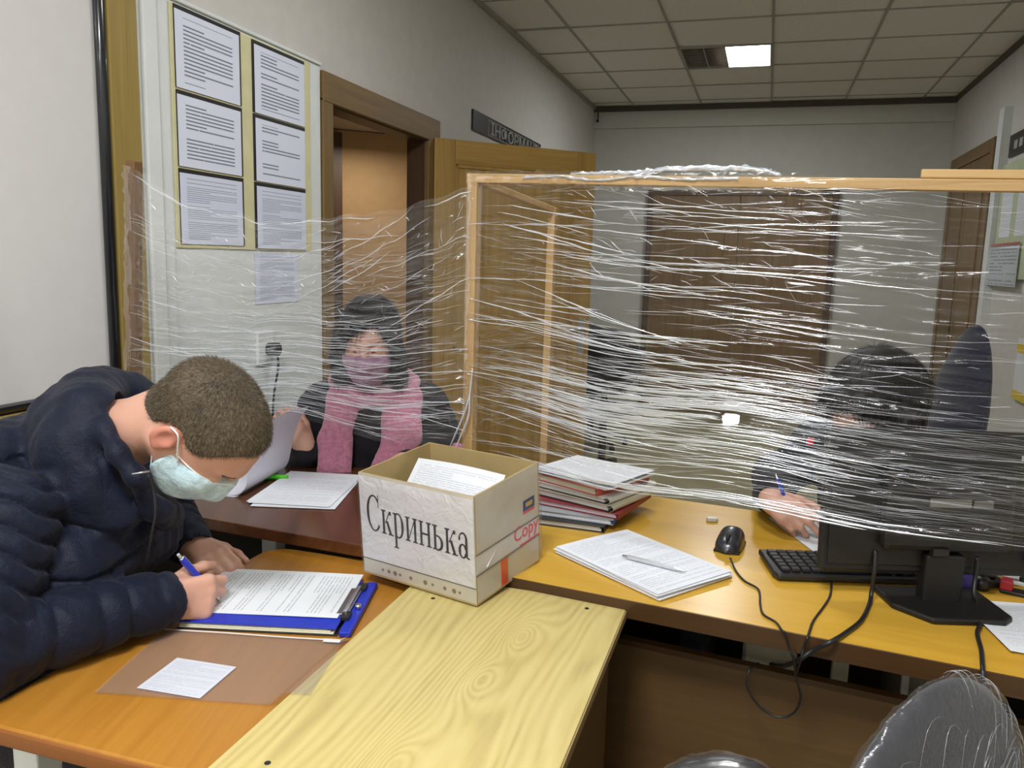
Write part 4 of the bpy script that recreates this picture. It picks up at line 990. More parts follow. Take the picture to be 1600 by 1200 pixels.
bb = thing('small_box', 'small purple blue box with a yellow edge by the monitor foot', 'box', tuple(onz(1500, 926, DZ1)), math.radians(14))
MB().box(-.035, .03, 0, .03, 0, .03).build('carton', plain('purple_carton', (.05, .035, .22), .4), bb, .001)
MB().box(-.0355, .0305, -.0006, .0, .0, .004).build('yellow_edge', plain('yellow_edge', (.6, .5, .03), .5), bb)
ad = thing('cable_adapter', 'round black cable adapter lying beside the keyboard', 'adapter', tuple(onz(1532, 920, DZ1)))
MB().lathe([(0, 0), (.014, 0), (.017, .006), (.015, .022), (.006, .028), (0, .028)], 16).build('body', M['black'], ad)
MB().cyl((0, 0, .026), .005, .010, 10).build('collar', M['black_matte'], ad)
# ================================================================== ON THE BROWN TABLE
BZ = .7605
ps = thing('paper_stack', 'printed papers spread on the brown table before the scarfed person', 'papers', (-1.117, 1.828, BZ), math.radians(12))
for k in range(3): MB().box(-.105, .105, -.148, .148, .0014 * k, .0014 * k + .0011).build('sheet_block', M['paper'], ps, loc=(.008 * math.sin(k * 2.), .012 * math.cos(k * 3.), 0), rot=(0, 0, .05 * math.sin(k * 1.7)))
sheet('top_sheet', PT['faint'], .208, .295, ps, (0, 0, .0046), 0)
lf_ = thing('lifted_page', 'page being turned up from the left papers by the scarfed person', 'paper', (-1.30, 1.82, BZ), math.radians(8))
prof = bez([(-.06, 0, .002), (-.01, 0, .003), (.035, 0, .006), (.058, 0, .03), (.066, 0, .07), (.074, 0, .12), (.092, 0, .175), (.112, 0, .205)], 6)
V = []
for j in range(9):
    y = -.12 + .24 * j / 8
    for p in prof: V.append((p.x + .10 * max(0, p.z) * (j / 8 - .3), y, p.z * (1 - .10 * abs(j / 8 - .6))))
mesh_np('page', V, grid_faces(9, len(prof)), plain('lilac_white_page', (.74, .74, .84), .6, var=.02), lf_)
for k in range(2): MB().box(-.07, .03, -.125, .12, .0 + .0009 * k, .0008 + .0009 * k).build('page_under', M['paper'], lf_, rot=(0, 0, .04 * k))
tf = thing('document_folder', 'teal folder lying at the back of the brown table', 'folder', (-1.47, 1.90, BZ), math.radians(10))
M['teal'] = plain('teal_vinyl', (.01, .25, .22), .35)
MB().box(0, .16, 0, .22, .0, .002).build('back_cover', M['teal'], tf, .0006)
MB().box(.002, .155, .003, .215, .002, .009).build('page_block', M['paper'], tf)
MB().box(0, .16, 0, .22, .009, .011).build('front_cover', M['teal'], tf, .0006)
hl = thing('highlighter', 'bright green highlighter pen on the brown table', 'highlighter', tuple(onz(392, 746, BZ + .007)), math.radians(25))
M['green'] = plain('green_highlighter', (.05, .45, .02), .35)
MB().tube([(0, 0, 0), (.065, 0, 0)], .007, 12).build('barrel', M['green'], hl)
MB().tube([(.065, 0, 0), (.10, 0, 0)], [.0078, .006], 12).build('cap', plain('green_cap', (.10, .6, .03), .35), hl)
w2 = tag(sheet('desk_paper', PT['form'], .21, .297, None, (.20, 1.955, DZ1 + .0006), math.radians(24), zfun=lambda a, b: .0006), 'sheet the person behind the monitor is writing on', 'paper')
# ================================================================== ORGANIC SURFACES (signed distance + surface nets)
class SDF:
    def __init__(s, lo, hi, vox):
        s.lo = np.array(lo, np.float32); s.vox = vox; s.n = (np.ceil((np.array(hi) - s.lo) / vox)).astype(int) + 1
        s.D = np.full(s.n, 1.0, np.float32); s.ax = [s.lo[i] + vox * np.arange(s.n[i], dtype=np.float32) for i in range(3)]
    def _block(s, blo, bhi, m):
        sl = []
        for i in range(3):
            a = max(0, int(np.floor((blo[i] - m - s.lo[i]) / s.vox))); b = min(s.n[i], int(np.ceil((bhi[i] + m - s.lo[i]) / s.vox)) + 1)
            if b <= a: return None, None
            sl.append(slice(a, b))
        X = np.stack(np.meshgrid(s.ax[0][sl[0]], s.ax[1][sl[1]], s.ax[2][sl[2]], indexing='ij'), -1); return tuple(sl), X
    def _op(s, sl, d, k, op):
        a = s.D[sl]
        if op == 'add':
            if k <= 0: r = np.minimum(a, d)
            else: h = np.clip(.5 + .5 * (a - d) / k, 0, 1); r = a * (1 - h) + d * h - k * h * (1 - h)
        else:
            d = -d
            if k <= 0: r = np.maximum(a, d)
            else: h = np.clip(.5 - .5 * (a - d) / k, 0, 1); r = a * (1 - h) + d * h + k * h * (1 - h)
        s.D[sl] = r
    def cone(s, a, b, r1, r2, k=.01, op='add', flat=None):
        a, b = np.array(a, np.float32), np.array(b, np.float32); m = max(r1, r2) + k + 3 * s.vox
        sl, X = s._block(np.minimum(a, b), np.maximum(a, b), m)
        if sl is None: return s
        ba = b - a; pa = X - a; h = np.clip((pa @ ba) / max(1e-9, ba @ ba), 0, 1); v = pa - h[..., None] * ba
        if flat is not None:      # flat=(axis, factor): squash along axis
            axd = np.array(flat[0], np.float32); v = v + (v @ axd)[..., None] * axd * (1 / flat[1] - 1)
        s._op(sl, np.linalg.norm(v, axis=-1) - (r1 + (r2 - r1) * h), k, op); return s
    def ell(s, c, r, R=None, k=.01, op='add'):
        c, r = np.array(c, np.float32), np.array(r, np.float32); m = r.max() + k + 3 * s.vox; sl, X = s._block(c, c, m)
        if sl is None: return s
        p = X - c
        if R is not None: p = p @ np.array(R, np.float32)
        k0 = np.linalg.norm(p / r, axis=-1); k1 = np.linalg.norm(p / (r * r), axis=-1) + 1e-9
        s._op(sl, k0 * (k0 - 1) / k1, k, op); return s
    def chain(s, pts, rad, k=.01, flat=None):
        for i in range(len(pts) - 1): s.cone(pts[i], pts[i + 1], rad[i], rad[i + 1], k, 'add', flat)
        return s
    def clip(s, fn, k=0.004):
        X = np.stack(np.meshgrid(*s.ax, indexing='ij'), -1); d = fn(X).astype(np.float32); h = np.clip(.5 - .5 * (s.D - d) / k, 0, 1); s.D = s.D * (1 - h) + d * h + k * h * (1 - h); return s
    def noise(s, amp, freq, seed=0):
        """low-frequency folds"""
        rg = np.random.default_rng(seed); X, Y, Z = np.meshgrid(*s.ax, indexing='ij', sparse=True); acc = 0
        for i in range(5):
            f = rg.normal(0, freq, 3); acc = acc + np.sin(f[0] * X + f[1] * Y + f[2] * Z + rg.uniform(0, 6))
        s.D = s.D + (amp * acc / 2.2).astype(np.float32); return s
    def mesh(s, name, mat, parent=None, smooth=1):
        D = s.D; S = D < 0; nx, ny, nz = D.shape
        cnt = np.zeros((nx - 1, ny - 1, nz - 1), np.int8)
        offs = [(i, j, k) for i in (0, 1) for j in (0, 1) for k in (0, 1)]
        for i, j, k in offs: cnt += S[i:nx - 1 + i, j:ny - 1 + j, k:nz - 1 + k]
        cells = np.argwhere((cnt > 0) & (cnt < 8)); vid = np.full(cnt.shape, -1, np.int32); vid[tuple(cells.T)] = np.arange(len(cells))
        acc = np.zeros((len(cells), 3)); num = np.zeros(len(cells))
        cv = {o: D[cells[:, 0] + o[0], cells[:, 1] + o[1], cells[:, 2] + o[2]].astype(float) for o in offs}
        for o in offs:
            for axis in range(3):
                if o[axis]: continue
                o2 = list(o); o2[axis] = 1; o2 = tuple(o2); a, b = cv[o], cv[o2]; ch = (a < 0) != (b < 0); t = np.where(ch, a / np.where(ch, a - b, 1), 0)
                p = np.tile(np.array(o, float), (len(cells), 1)); p[:, axis] = t; acc[ch] += p[ch]; num[ch] += 1
        V = (cells + acc / num[:, None]) * s.vox + s.lo
        F = []
        for axis in range(3):
            u, v = (axis + 1) % 3, (axis + 2) % 3
            a = [slice(None)] * 3; b = [slice(None)] * 3; a[axis] = slice(0, -1); b[axis] = slice(1, None)
            S0, S1 = S[tuple(a)], S[tuple(b)]; E = np.argwhere(S0 != S1); ok = (E[:, u] > 0) & (E[:, v] > 0) & (E[:, u] < D.shape[u] - 1) & (E[:, v] < D.shape[v] - 1); E = E[ok]
            flip = S1[tuple(E.T)]
            def c(du, dv):
                q = E.copy(); q[:, u] += du; q[:, v] += dv; return vid[q[:, 0], q[:, 1], q[:, 2]]
            q = np.stack([c(-1, -1), c(0, -1), c(0, 0), c(-1, 0)], -1); q[flip] = q[flip][:, ::-1]; F.append(q)
        F = np.concatenate(F); F = F[(F >= 0).all(1)]
        for _ in range(smooth):      # one light Laplacian pass
            A = np.zeros_like(V); N = np.zeros(len(V))
            for i in range(4):
                np.add.at(A, F[:, i], V[F[:, (i + 1) % 4]]); np.add.at(N, F[:, i], 1)
                np.add.at(A, F[:, (i + 1) % 4], V[F[:, i]]); np.add.at(N, F[:, (i + 1) % 4], 1)
            V = V * .5 + .5 * A / np.maximum(N, 1)[:, None]
        return quad_mesh(name, V, F, mat, parent)
class Frame:
    """local frame: +x face, +y the figure's left, +z up"""
    def __init__(s, c, yaw, pitch=0., roll=0., scale=1.0):
        R = Matrix.Rotation(yaw, 3, 'Z') @ Matrix.Rotation(pitch, 3, 'Y') @ Matrix.Rotation(roll, 3, 'X')
        s.R = np.array(R); s.c = np.array(c, float); s.k = scale
    def __call__(s, *p): return s.c + s.R @ (np.array(p, float) * s.k)
    def loc(s, X): return ((X - s.c.astype(np.float32)) @ s.R.astype(np.float32)) / s.k
def add_head(S, H, nose=True, jaw=1.0, ears=True):
    k = H.k; E = lambda c, r, kk=.012, op='add', R=None: S.ell(H(*c), np.array(r) * k, H.R if R is None else R, kk * k, op)
    C = lambda a, b, r1, r2, kk=.008, op='add': S.cone(H(*a), H(*b), r1 * k, r2 * k, kk * k, op)
    E((-.012, 0, .036), (.100, .077, .086)); E((.03, 0, .02), (.070, .068, .085), .03)
    E((.038, 0, -.035), (.056, .057 * jaw, .066), .03); E((.064, 0, -.080), (.030, .030 * jaw, .026), .03)
    C((-.01, .052 * jaw, -.045), (.055, .026, -.084), .024, .020, .03); C((-.01, -.052 * jaw, -.045), (.055, -.026, -.084), .024, .020, .03)
    C((.082, .036, .030), (.094, .008, .026), .009, .011, .015); C((.082, -.036, .030), (.094, -.008, .026), .009, .011, .015)      # brow
    for s_ in (1, -1):
        E((.098, .033 * s_, .008), (.016, .019, .013), .012, 'sub'); E((.083, .032 * s_, .006), (.0135, .0155, .0125), .004)          # socket, closed lid
        C((.0945, .020 * s_, .004), (.090, .044 * s_, .003), .0016, .0016, .003)                                                       # lid crease
        E((.074, .040 * s_, -.028), (.022, .020, .020), .025)                                                                          # cheek
    if nose:
        C((.096, 0, .014), (.112, 0, -.022), .0075, .0105, .012); E((.110, 0, -.026), (.013, .012, .010), .008); C((.102, .010, -.029), (.102, -.010, -.029), .0085, .0085, .006)
        C((.093, .020, -.058), (.097, 0, -.056), .005, .006, .006); C((.093, -.020, -.058), (.097, 0, -.056), .005, .006, .006); C((.091, .016, -.066), (.091, -.016, -.066), .006, .006, .006)
    if ears:
        for s_ in (1, -1):
            Re = H.R @ np.array(Matrix.Rotation(-.35 * s_, 3, 'Z')) @ np.array(Matrix.Rotation(.18, 3, 'Y'))
            S.ell(H(-.012, .083 * s_, -.002), np.array((.021, .0085, .033)) * k, Re, .004 * k)
            S.ell(H(-.009, .093 * s_, .003), np.array((.0125, .0075, .021)) * k, Re, .003 * k, 'sub')
            S.ell(H(-.006, .084 * s_, -.028), np.array((.010, .006, .011)) * k, Re, .006 * k)
            S.cone(H(.004, .083 * s_, -.004), H(.002, .084 * s_, -.016), .0045 * k, .004 * k, .004 * k)
def add_hand(S, w, d, n, side, curl, k=1.0, thumb=((.35, .35), .6), spread=.06, kk=.003):
    """w wrist, d pointing direction, n back of hand, side +1 if the thumb lies along n x d"""
    d, n = np.array(d, float), np.array(n, float); d /= np.linalg.norm(d); n -= d * (n @ d); n /= np.linalg.norm(n); t = np.cross(n, d) * side
    P = lambda a, b, c: np.array(w) + (d * a + t * b + n * c) * k
    S.cone(w, P(.02, 0, 0), .027 * k, .026 * k, .01)
    for b0, b1 in ((.026, .030), (.009, .010), (-.008, -.010), (-.023, -.028)): S.cone(P(.012, b0 * .7, 0), P(.082 - abs(b1 - .01) * .18, b1, .002), .0150 * k, .0118 * k, .016 * k)
    tips = []
    L = ((.043, .026, .021), (.047, .030, .022), (.043, .028, .021), (.034, .021, .019))
    for i, b1 in enumerate((.030, .010, -.010, -.028)):
        p = P(.082 - abs(b1 - .01) * .18, b1, .002); ang = 0.; r = (.0098, .0100, .0096, .0084)[i]; sp = b1 * spread / .03
        for j in range(3):
            ang += curl[i][j]; dr = d * math.cos(ang) - n * math.sin(ang) + t * sp * (1 if j == 0 else .4); dr /= np.linalg.norm(dr); q = p + dr * L[i][j] * k
            S.cone(p, q, r * k * (1 - .08 * j), r * k * (.94 - .09 * j), kk * k if j else .010 * k); p = q
        tips.append(p)
    p = P(.018, .026, -.006); (a1, a2), out = thumb
    for j, (Lt, rt) in enumerate(((.042, .0150), (.034, .0112), (.026, .0100))):
        a = (a1, a2, a2 * 1.5)[j]; o_ = (out, out * .55, out * .2)[j]; dr = d * math.cos(a) + t * o_ - n * math.sin(a); dr /= np.linalg.norm(dr); q = p + dr * Lt * k; S.cone(p, q, rt * k, rt * .84 * k, .008 * k); p = q
    tips.append(p); return tips
def skin_material(name, col, red):
    t = NT(name); c = t.coord(); n = t.noise(c, 30, 3); n2 = t.noise(c, 9, 2)
    colr = t.mix(t.math('MULTIPLY', n2, .55), col, red); colr = t.mix(t.math('MULTIPLY', n, .25), colr, tuple(x * .8 for x in col))
    return t.done(t.bsdf(Base_Color=colr, Roughness=.5, Subsurface_Weight=.15, Subsurface_Radius=(.008, .003, .0015), Subsurface_Scale=1.0, Normal=t.bump(t.noise(c, 260, 2), .12, .002)))
M['skin_m'] = skin_material('skin_pale', (.62, .36, .26), (.56, .25, .18))
M['skin_w'] = skin_material('skin_warm', (.62, .37, .28), (.55, .26, .20))
def cloth(name, col, rough, bump, scale, sheen=.2, spec=.4, coarse=0):
    t = NT(name); c = t.coord(); n = t.noise(c, scale, 4, .6, .6); n2 = t.noise(c, scale * 9, 2); h = t.math('MULTIPLY_ADD', n2, .25, n)
    colr = t.ramp(n, [(.3, tuple(x * .75 for x in col)), (.7, tuple(min(1, x * 1.2) for x in col))])
    return t.done(t.bsdf(Base_Color=colr, Roughness=rough, Sheen_Weight=sheen, Specular_IOR_Level=spec, Normal=t.bump(h, bump, .012)))
M['navy'] = cloth('navy_nylon', (.0045, .0072, .021), .6, .3, 45, .05, .22)
M['navy_trousers'] = cloth('dark_trousers', (.012, .012, .016), .8, .3, 60)
M['black_knit'] = cloth('black_knit', (.009, .007, .012), .85, .3, 120, .05)
M['pink_scarf'] = cloth('pink_scarf', (.52, .20, .30), .85, .5, 70, .4)
M['dark_navy_knit'] = cloth('dark_suit', (.007, .008, .015), .8, .3, 90, .05)
M['mask_blue'] = cloth('pale_blue_mask', (.52, .70, .77), .8, .35, 60, .1)
M['mask_pink'] = cloth('mauve_mask', (.36, .20, .30), .8, .35, 60, .1)
M['mask_edge'] = plain('mask_edge', (.70, .76, .78), .7)
M['black_hair'] = plain('black_hair', (.007, .006, .007), .5, var=.4, vscale=60, bump=.4, bscale=140, spec=.3)
t = NT('cropped_hair'); c = t.coord(); n = t.noise(c, 160, 3, .7); n2 = t.noise(c, 14, 2)
M['crop_hair'] = t.done(t.bsdf(Base_Color=t.ramp(t.math('MULTIPLY_ADD', n2, .35, t.math('MULTIPLY', n, .65)), [(.32, (.030, .021, .012)), (.5, (.072, .051, .028)), (.68, (.13, .095, .055))]), Roughness=.6, Normal=t.bump(n, .9, .004)))
def Pw(x, y, Y): return np.array(onY(x, y, Y))
def shoes(parent, pts, yaw, mat):
    for p in pts:
        S = SDF(np.array(p) - .2, np.array(p) + .2, .008); dx = np.array((math.cos(yaw), math.sin(yaw), 0)); S.ell(np.array(p) + dx * .06 + (0, 0, .045), (.14, .05, .045), np.array(Matrix.Rotation(yaw, 3, 'Z')), .01); S.cone(np.array(p) + (0, 0, .05), np.array(p) + (0, 0, .11), .045, .045, .02)
        S.clip(lambda X: -X[..., 2] + .002); S.mesh('shoe', mat, parent)

# ================================================================== PERSON 1: cropped hair, navy quilted jacket, writing
p1 = thing('person', 'person in navy quilted jacket and blue mask, bent over writing with a blue pen', 'person', (-1.36, 1.08, 0))
def to_parent(o, root):      # meshes are built in world space
    o.parent = root; o.matrix_parent_inverse = Matrix.Translation(-Vector(root.location)); return o
H1 = Frame((0, 0, 0), math.radians(12), math.radians(63), math.radians(14), .965)
HC = np.array(onY(259, 682, 1.06)) - H1(-.012, -.083, -.002); H1.c = HC
shR, shL = np.array((-1.115, .955, .945)), np.array((-1.20, 1.30, .955)); elR, elL = np.array((-1.085, .835, .777)), np.array((-1.25, 1.43, .83)); wrR, wrL = np.array((-.962, 1.098, .778)), np.array((-1.118, 1.365, .768))
nb_ = np.array(onY(176, 686, 1.13))
S = SDF((-1.55, .70, .42), (-.78, 1.62, 1.22), .0031)
add_head(S, H1)
S.cone(H1(-.040, 0, -.03), nb_, .057, .057, .025); S.cone(nb_, (-1.19, 1.12, .93), .062, .08, .03)
S.cone((-1.19, 1.12, .93), (-1.36, 1.08, .55), .11, .12, .05); S.cone((-1.17, 1.03, .92), (-1.22, 1.22, .92), .05, .05, .05)
for sh_, el_, wr_ in ((shR, elR, wrR), (shL, elL, wrL)): S.cone(sh_ + (-.02, .01, -.02), el_, .042, .040, .03); S.cone(el_, wr_, .040, .028, .02)
d2r = math.radians
tipsR = add_hand(S, wrR, (.50, .84, -.22), (.80, -.50, .34), 1, [(d2r(30), d2r(44), d2r(22)), (d2r(40), d2r(54), d2r(30)), (d2r(54), d2r(66), d2r(40)), (d2r(64), d2r(76), d2r(45))], 1.0, ((.42, .30), .55), .03)
tipsL = add_hand(S, wrL, (.93, -.30, -.16), (.05, -.30, .95), 1, [(d2r(22), d2r(38), d2r(24)), (d2r(26), d2r(40), d2r(26)), (d2r(30), d2r(44), d2r(28)), (d2r(34), d2r(46), d2r(30))], .95, ((.3, .25), .55), .05)
bd = to_parent(S.mesh('body', M['skin_m'], None, 1), p1)
def redden(o, H, mat, y0=.0775):
    o.data.materials.append(mat); nf = len(o.data.polygons); ce = np.empty(nf * 3, np.float32); o.data.polygons.foreach_get('center', ce); L = H.loc(ce.reshape(-1, 3))
    o.data.polygons.foreach_set('material_index', ((np.abs(L[:, 1]) > y0) & (np.abs(L[:, 0]) < .05) & (np.abs(L[:, 2]) < .06)).astype(np.int32))
M['ear_m'] = skin_material('skin_flushed_ear', (.60, .27, .20), (.56, .17, .12)); redden(bd, H1, M['ear_m'])
# cropped hair
S = SDF(HC - .17, HC + .17, .0026); k_ = .004
hk = H1.k; S.ell(H1(-.012, 0, .036), np.array((.100 + k_, .077 + k_, .086 + k_)) * hk, H1.R, .012); S.ell(H1(.03, 0, .02), np.array((.070 + k_, .068 + k_, .085 + k_ * .9)) * hk, H1.R, .03); S.cone(H1(-.040, 0, -.03), nb_, .0605, .0585, .025)
def hairline(X):
    L = H1.loc(X); zmin = np.interp(L[..., 0], [-.14, -.08, -.045, -.03, -.005, .02, .04, .058, .074, .1], [-.050, -.046, -.034, .012, .030, .022, .030, .060, .080, .090]) ; return (zmin - L[..., 2]) * .8
S.clip(hairline, .006); hair = to_parent(S.mesh('hair', M['crop_hair'], None, 1), p1)
me = hair.data; nv = len(me.vertices); co = np.empty(nv * 3, np.float32); me.vertices.foreach_get('co', co); co = co.reshape(-1, 3); no = np.empty(nv * 3, np.float32); me.vertices.foreach_get('normal', no); no = no.reshape(-1, 3)
Lh = H1.loc(co); okv = np.where((np.linalg.norm((Lh - np.array((-.012, 0, .036))) / np.array((.1, .077, .086)), axis=1) > .98))[0]
pick = rng.choice(okv, 16000); crown = H1(-.06, 0, .12).astype(np.float32)
b0 = co[pick] + rng.normal(0, .0012, (len(pick), 3)); fl = b0 - crown; fl -= (fl * no[pick]).sum(1, keepdims=True) * no[pick]; fl /= np.linalg.norm(fl, axis=1, keepdims=True) + 1e-6
dr = no[pick] * .55 + fl * .8 + rng.normal(0, .22, (len(pick), 3)); dr /= np.linalg.norm(dr, axis=1, keepdims=True); ln = rng.uniform(.004, .0085, (len(pick), 1)) * np.interp(H1.loc(b0)[:, 2], [-.06, .05], [.5, 1.1])[:, None]
sd = np.cross(dr, rng.normal(0, 1, (len(pick), 3))); sd /= np.linalg.norm(sd, axis=1, keepdims=True); sd *= .00035
Vs = np.stack([b0 - sd, b0 + sd, b0 + dr * ln], 1).reshape(-1, 3); Fs = np.arange(len(Vs)).reshape(-1, 3)
M['hair_strand'] = plain('hair_strands', (.088, .064, .036), .55, var=.5, vscale=80)
st = quad_mesh('hair_strands', Vs, Fs, M['hair_strand'], None, False); st['kind'] = 'stuff'; st.parent = hair
def strands(hair_o, n_, length, width, flow, lift, mat, H_=None, keep=None):
    me_ = hair_o.data; nv_ = len(me_.vertices); c_ = np.empty(nv_ * 3, np.float32); me_.vertices.foreach_get('co', c_); c_ = c_.reshape(-1, 3); n3 = np.empty(nv_ * 3, np.float32); me_.vertices.foreach_get('normal', n3); n3 = n3.reshape(-1, 3)
    pk = rng.choice(len(c_), n_); p = c_[pk]; nn_ = n3[pk]; V_ = []; d_ = None; wv = None; segs = 4
    ln_ = rng.uniform(*length, (n_, 1)); p = p + nn_ * .0008
    for q in range(segs + 1):
        fl_ = flow(p); fl_ = fl_ - (fl_ * nn_).sum(1, keepdims=True) * nn_; fl_ /= np.linalg.norm(fl_, axis=1, keepdims=True) + 1e-6; fl_ = fl_ + nn_ * lift
        if wv is None: jit = rng.normal(0, .12, (n_, 3)); wv = np.cross(nn_, fl_); wv /= np.linalg.norm(wv, axis=1, keepdims=True) + 1e-6
        wd = width * (1 - .9 * q / segs); V_ += [p - wv * wd, p + wv * wd]; p = p + (fl_ + jit) * ln_ / segs
    V_ = np.stack(V_, 1).reshape(-1, 3); base = (np.arange(n_) * 2 * (segs + 1))[:, None]
    F_ = np.concatenate([base + np.array([[2 * q, 2 * q + 1, 2 * q + 3, 2 * q + 2]]) for q in range(segs)])
    o_ = quad_mesh('hair_strands', V_, F_, mat, None, True); o_['kind'] = 'stuff'; o_.parent = hair_o
# eyebrows and lashes
S = SDF(HC - .14, HC + .14, .0022)
for s_ in (1, -1):
    S.cone(H1(.1015, .016 * s_, .0285), H1(.0895, .046 * s_, .033), .0042, .0025, .003); S.cone(H1(.0975, .024 * s_, .000), H1(.0895, .046 * s_, -.001), .0014, .0010, .002)
to_parent(S.mesh('eyebrows', M['crop_hair'], None, 0), p1)
# surgical mask
S = SDF(HC - .16, HC + .16, .0026)
S.ell(H1(.038, 0, -.035), np.array((.071, .0705, .083)) * hk, H1.R, .01); S.cone(H1(.100, 0, -.004), H1(.112, 0, -.040), .016, .018, .03); S.ell(H1(.064, 0, -.080), np.array((.040, .042, .036)) * hk, H1.R, .03)
for s_ in (1, -1): S.ell(H1(.072, .041 * s_, -.022), np.array((.029, .026, .034)) * hk, H1.R, .02); S.cone(H1(-.004, .056 * s_, -.045), H1(.055, .028 * s_, -.086), .029 * hk, .026 * hk, .02)
S.ell(H1(.026, 0, -.03), np.array((.050, .0560, .066)) * hk, H1.R, .004, 'sub')
def maskcut(X):
    L = H1.loc(X); x, y, z = L[..., 0], np.abs(L[..., 1]), L[..., 2]
    top = z - np.interp(x, [.0, .03, .08, .12], [-.016, -.004, .004, .008]); back = (.016 + .1 * np.abs(z + .05)) - x; return np.maximum(np.maximum(top, back), -.118 - z)
S.clip(maskcut, .003); mk = to_parent(S.mesh('face_mask', M['mask_blue'], None, 1), p1)
el = MB()
for s_ in (-1, 1):
    el.tube(bez([H1(.036, .072 * s_, -.016), H1(.016, .083 * s_, .008), H1(-.004, .091 * s_, .030), H1(-.022, .090 * s_, .024)], 6), .0016, 6).tube(bez([H1(.022, .062 * s_, -.085), H1(-.002, .070 * s_, -.055), H1(-.022, .083 * s_, -.030), H1(-.030, .088 * s_, .0)], 6), .0014, 6)
e_ = el.build('ear_loops', M['mask_edge'], None); e_.parent = mk
tb = MB().tube([H1(*p) for p in ((.022, -.0715, -.010), (.05, -.0690, -.003), (.075, -.059, .0020), (.099, -.034, .005), (.117, 0, .006), (.099, .034, .005), (.075, .059, .002), (.05, .069, -.003))], .0015, 6); e_ = tb.build('mask_edge', M['mask_edge'], None); e_.parent = mk
# quilted jacket
J = SDF((-1.62, .66, .44), (-.84, 1.62, 1.22), .0042)
J.ell((-1.30, 1.10, .72), (.17, .205, .27), np.array(Matrix.Rotation(.30, 3, 'Y')), .03)
J.ell((-1.215, 1.12, .90), (.15, .20, .13), np.array(Matrix.Rotation(.25, 3, 'Y')), .05)
J.cone((-1.25, .99, .97), (-1.26, 1.24, .985), .105, .10, .05)           # upper back
J.cone((-1.10, 1.03, .84), (-1.14, 1.24, .84), .085, .085, .05)          # chest
def quilt(S_, dirn, spacing, depth, width, off=0.):
    X, Y, Z = np.meshgrid(*S_.ax, indexing='ij', sparse=True); ph = (X * dirn[0] + Y * dirn[1] + Z * dirn[2]) / spacing + off; fr_ = ph - np.round(ph); S_.D += (depth * np.exp(-(fr_ * spacing / width) ** 2)).astype(np.float32) * (S_.D < .05)
quilt(J, (.35, -.05, .93), .062, .008, .0055)
def baffles(a, b, r1, r2, n, depth=.008, ph0=0.):
    a, b = np.array(a, np.float32), np.array(b, np.float32); L = np.linalg.norm(b - a); ax_ = (b - a) / L
    Q = SDF(J.lo, J.lo + (J.n - 1) * J.vox, J.vox); Q.D = np.full(J.D.shape, 1.0, np.float32); Q.n = np.array(J.D.shape); Q.ax = J.ax; Q.cone(a, b, r1, r2, .0)
    X, Y, Z = np.meshgrid(*J.ax, indexing='ij', sparse=True); al = (X - a[0]) * ax_[0] + (Y - a[1]) * ax_[1] + (Z - a[2]) * ax_[2]
    ph = al / (L / n) + ph0 + .16 * np.sin(38 * X + 21 * Z) + .12 * np.sin(55 * Y - 30 * Z); fr_ = (ph - np.round(ph)) * (L / n)
    Q.D += (depth * np.exp(-(fr_ / .0055) ** 2) + .004 * (2 * np.abs(fr_) / (L / n) - 1) ** 2).astype(np.float32) * (Q.D < .06)
    k = .012; h = np.clip(.5 + .5 * (J.D - Q.D) / k, 0, 1); J.D = J.D * (1 - h) + Q.D * h - k * h * (1 - h)
baffles(shR + (-.03, .0, .0), elR + (.0, 0, .012), .092, .080, 5, .0065)
baffles(elR + (-.01, -.005, .004), wrR + (-.006, -.012, .002), .071, .052, 5, .0032)
J.cone(elR, elR + (.0, 0, .005), .072, .07, .03)
baffles(shL + (-.03, 0, 0), elL, .088, .072, 4)
baffles(elL, wrL + (-.012, .004, .002), .064, .048, 4)
# cuffs
for e0, w0 in ((elR, wrR), (elL, wrL)):
    u_ = (w0 - e0) / np.linalg.norm(w0 - e0); J.cone(w0 - u_ * .03, w0 + u_ * .004, .046, .043, .01)
# hood bunched behind the neck, stand collar
J.chain([Pw(95, 660, 1.10), Pw(135, 625, 1.16), Pw(165, 612, 1.22), Pw(205, 618, 1.26), Pw(240, 640, 1.28), Pw(262, 668, 1.27)], [.05, .05, .044, .040, .034, .026], .02)
J.chain([Pw(120, 690, 1.07), Pw(140, 650, 1.10), Pw(150, 622, 1.18)], [.06, .055, .045], .03)
J.chain([Pw(150, 628, 1.16), Pw(152, 645, 1.10), Pw(164, 672, 1.065), Pw(184, 708, 1.05), Pw(213, 744, 1.055)], [.022, .017, .015, .014, .012], .02)
J.chain([Pw(100, 665, 1.11), Pw(116, 710, 1.07), Pw(142, 755, 1.06), Pw(186, 800, 1.08)], [.05, .042, .040, .036], .04)
J.chain([Pw(216, 748, 1.065), Pw(246, 792, 1.11), Pw(262, 805, 1.18)], [.018, .022, .03], .02)
J.cone(H1(-.03, 0, -.04), nb_ + (-.005, .01, .01), .068, .066, .006, 'sub')   # opening for the neck
J.ell(H1(-.01, 0, .03), (.118, .09, .10), H1.R, .008, 'sub')
J.ell(H1(.04, 0, -.05), (.082, .078, .09), H1.R, .01, 'sub')
J.noise(.0011, 60, 3); J.noise(.0006, 130, 5)
for w0, e0 in ((wrR, elR), (wrL, elL)):      # cut sleeve mouths clean
    u_ = (w0 - e0) / np.linalg.norm(w0 - e0); J.cone(w0 + u_ * .012, w0 + u_ * .06, .034, .04, .003, 'sub')
jk = to_parent(J.mesh('jacket', M['navy'], None, 1), p1)
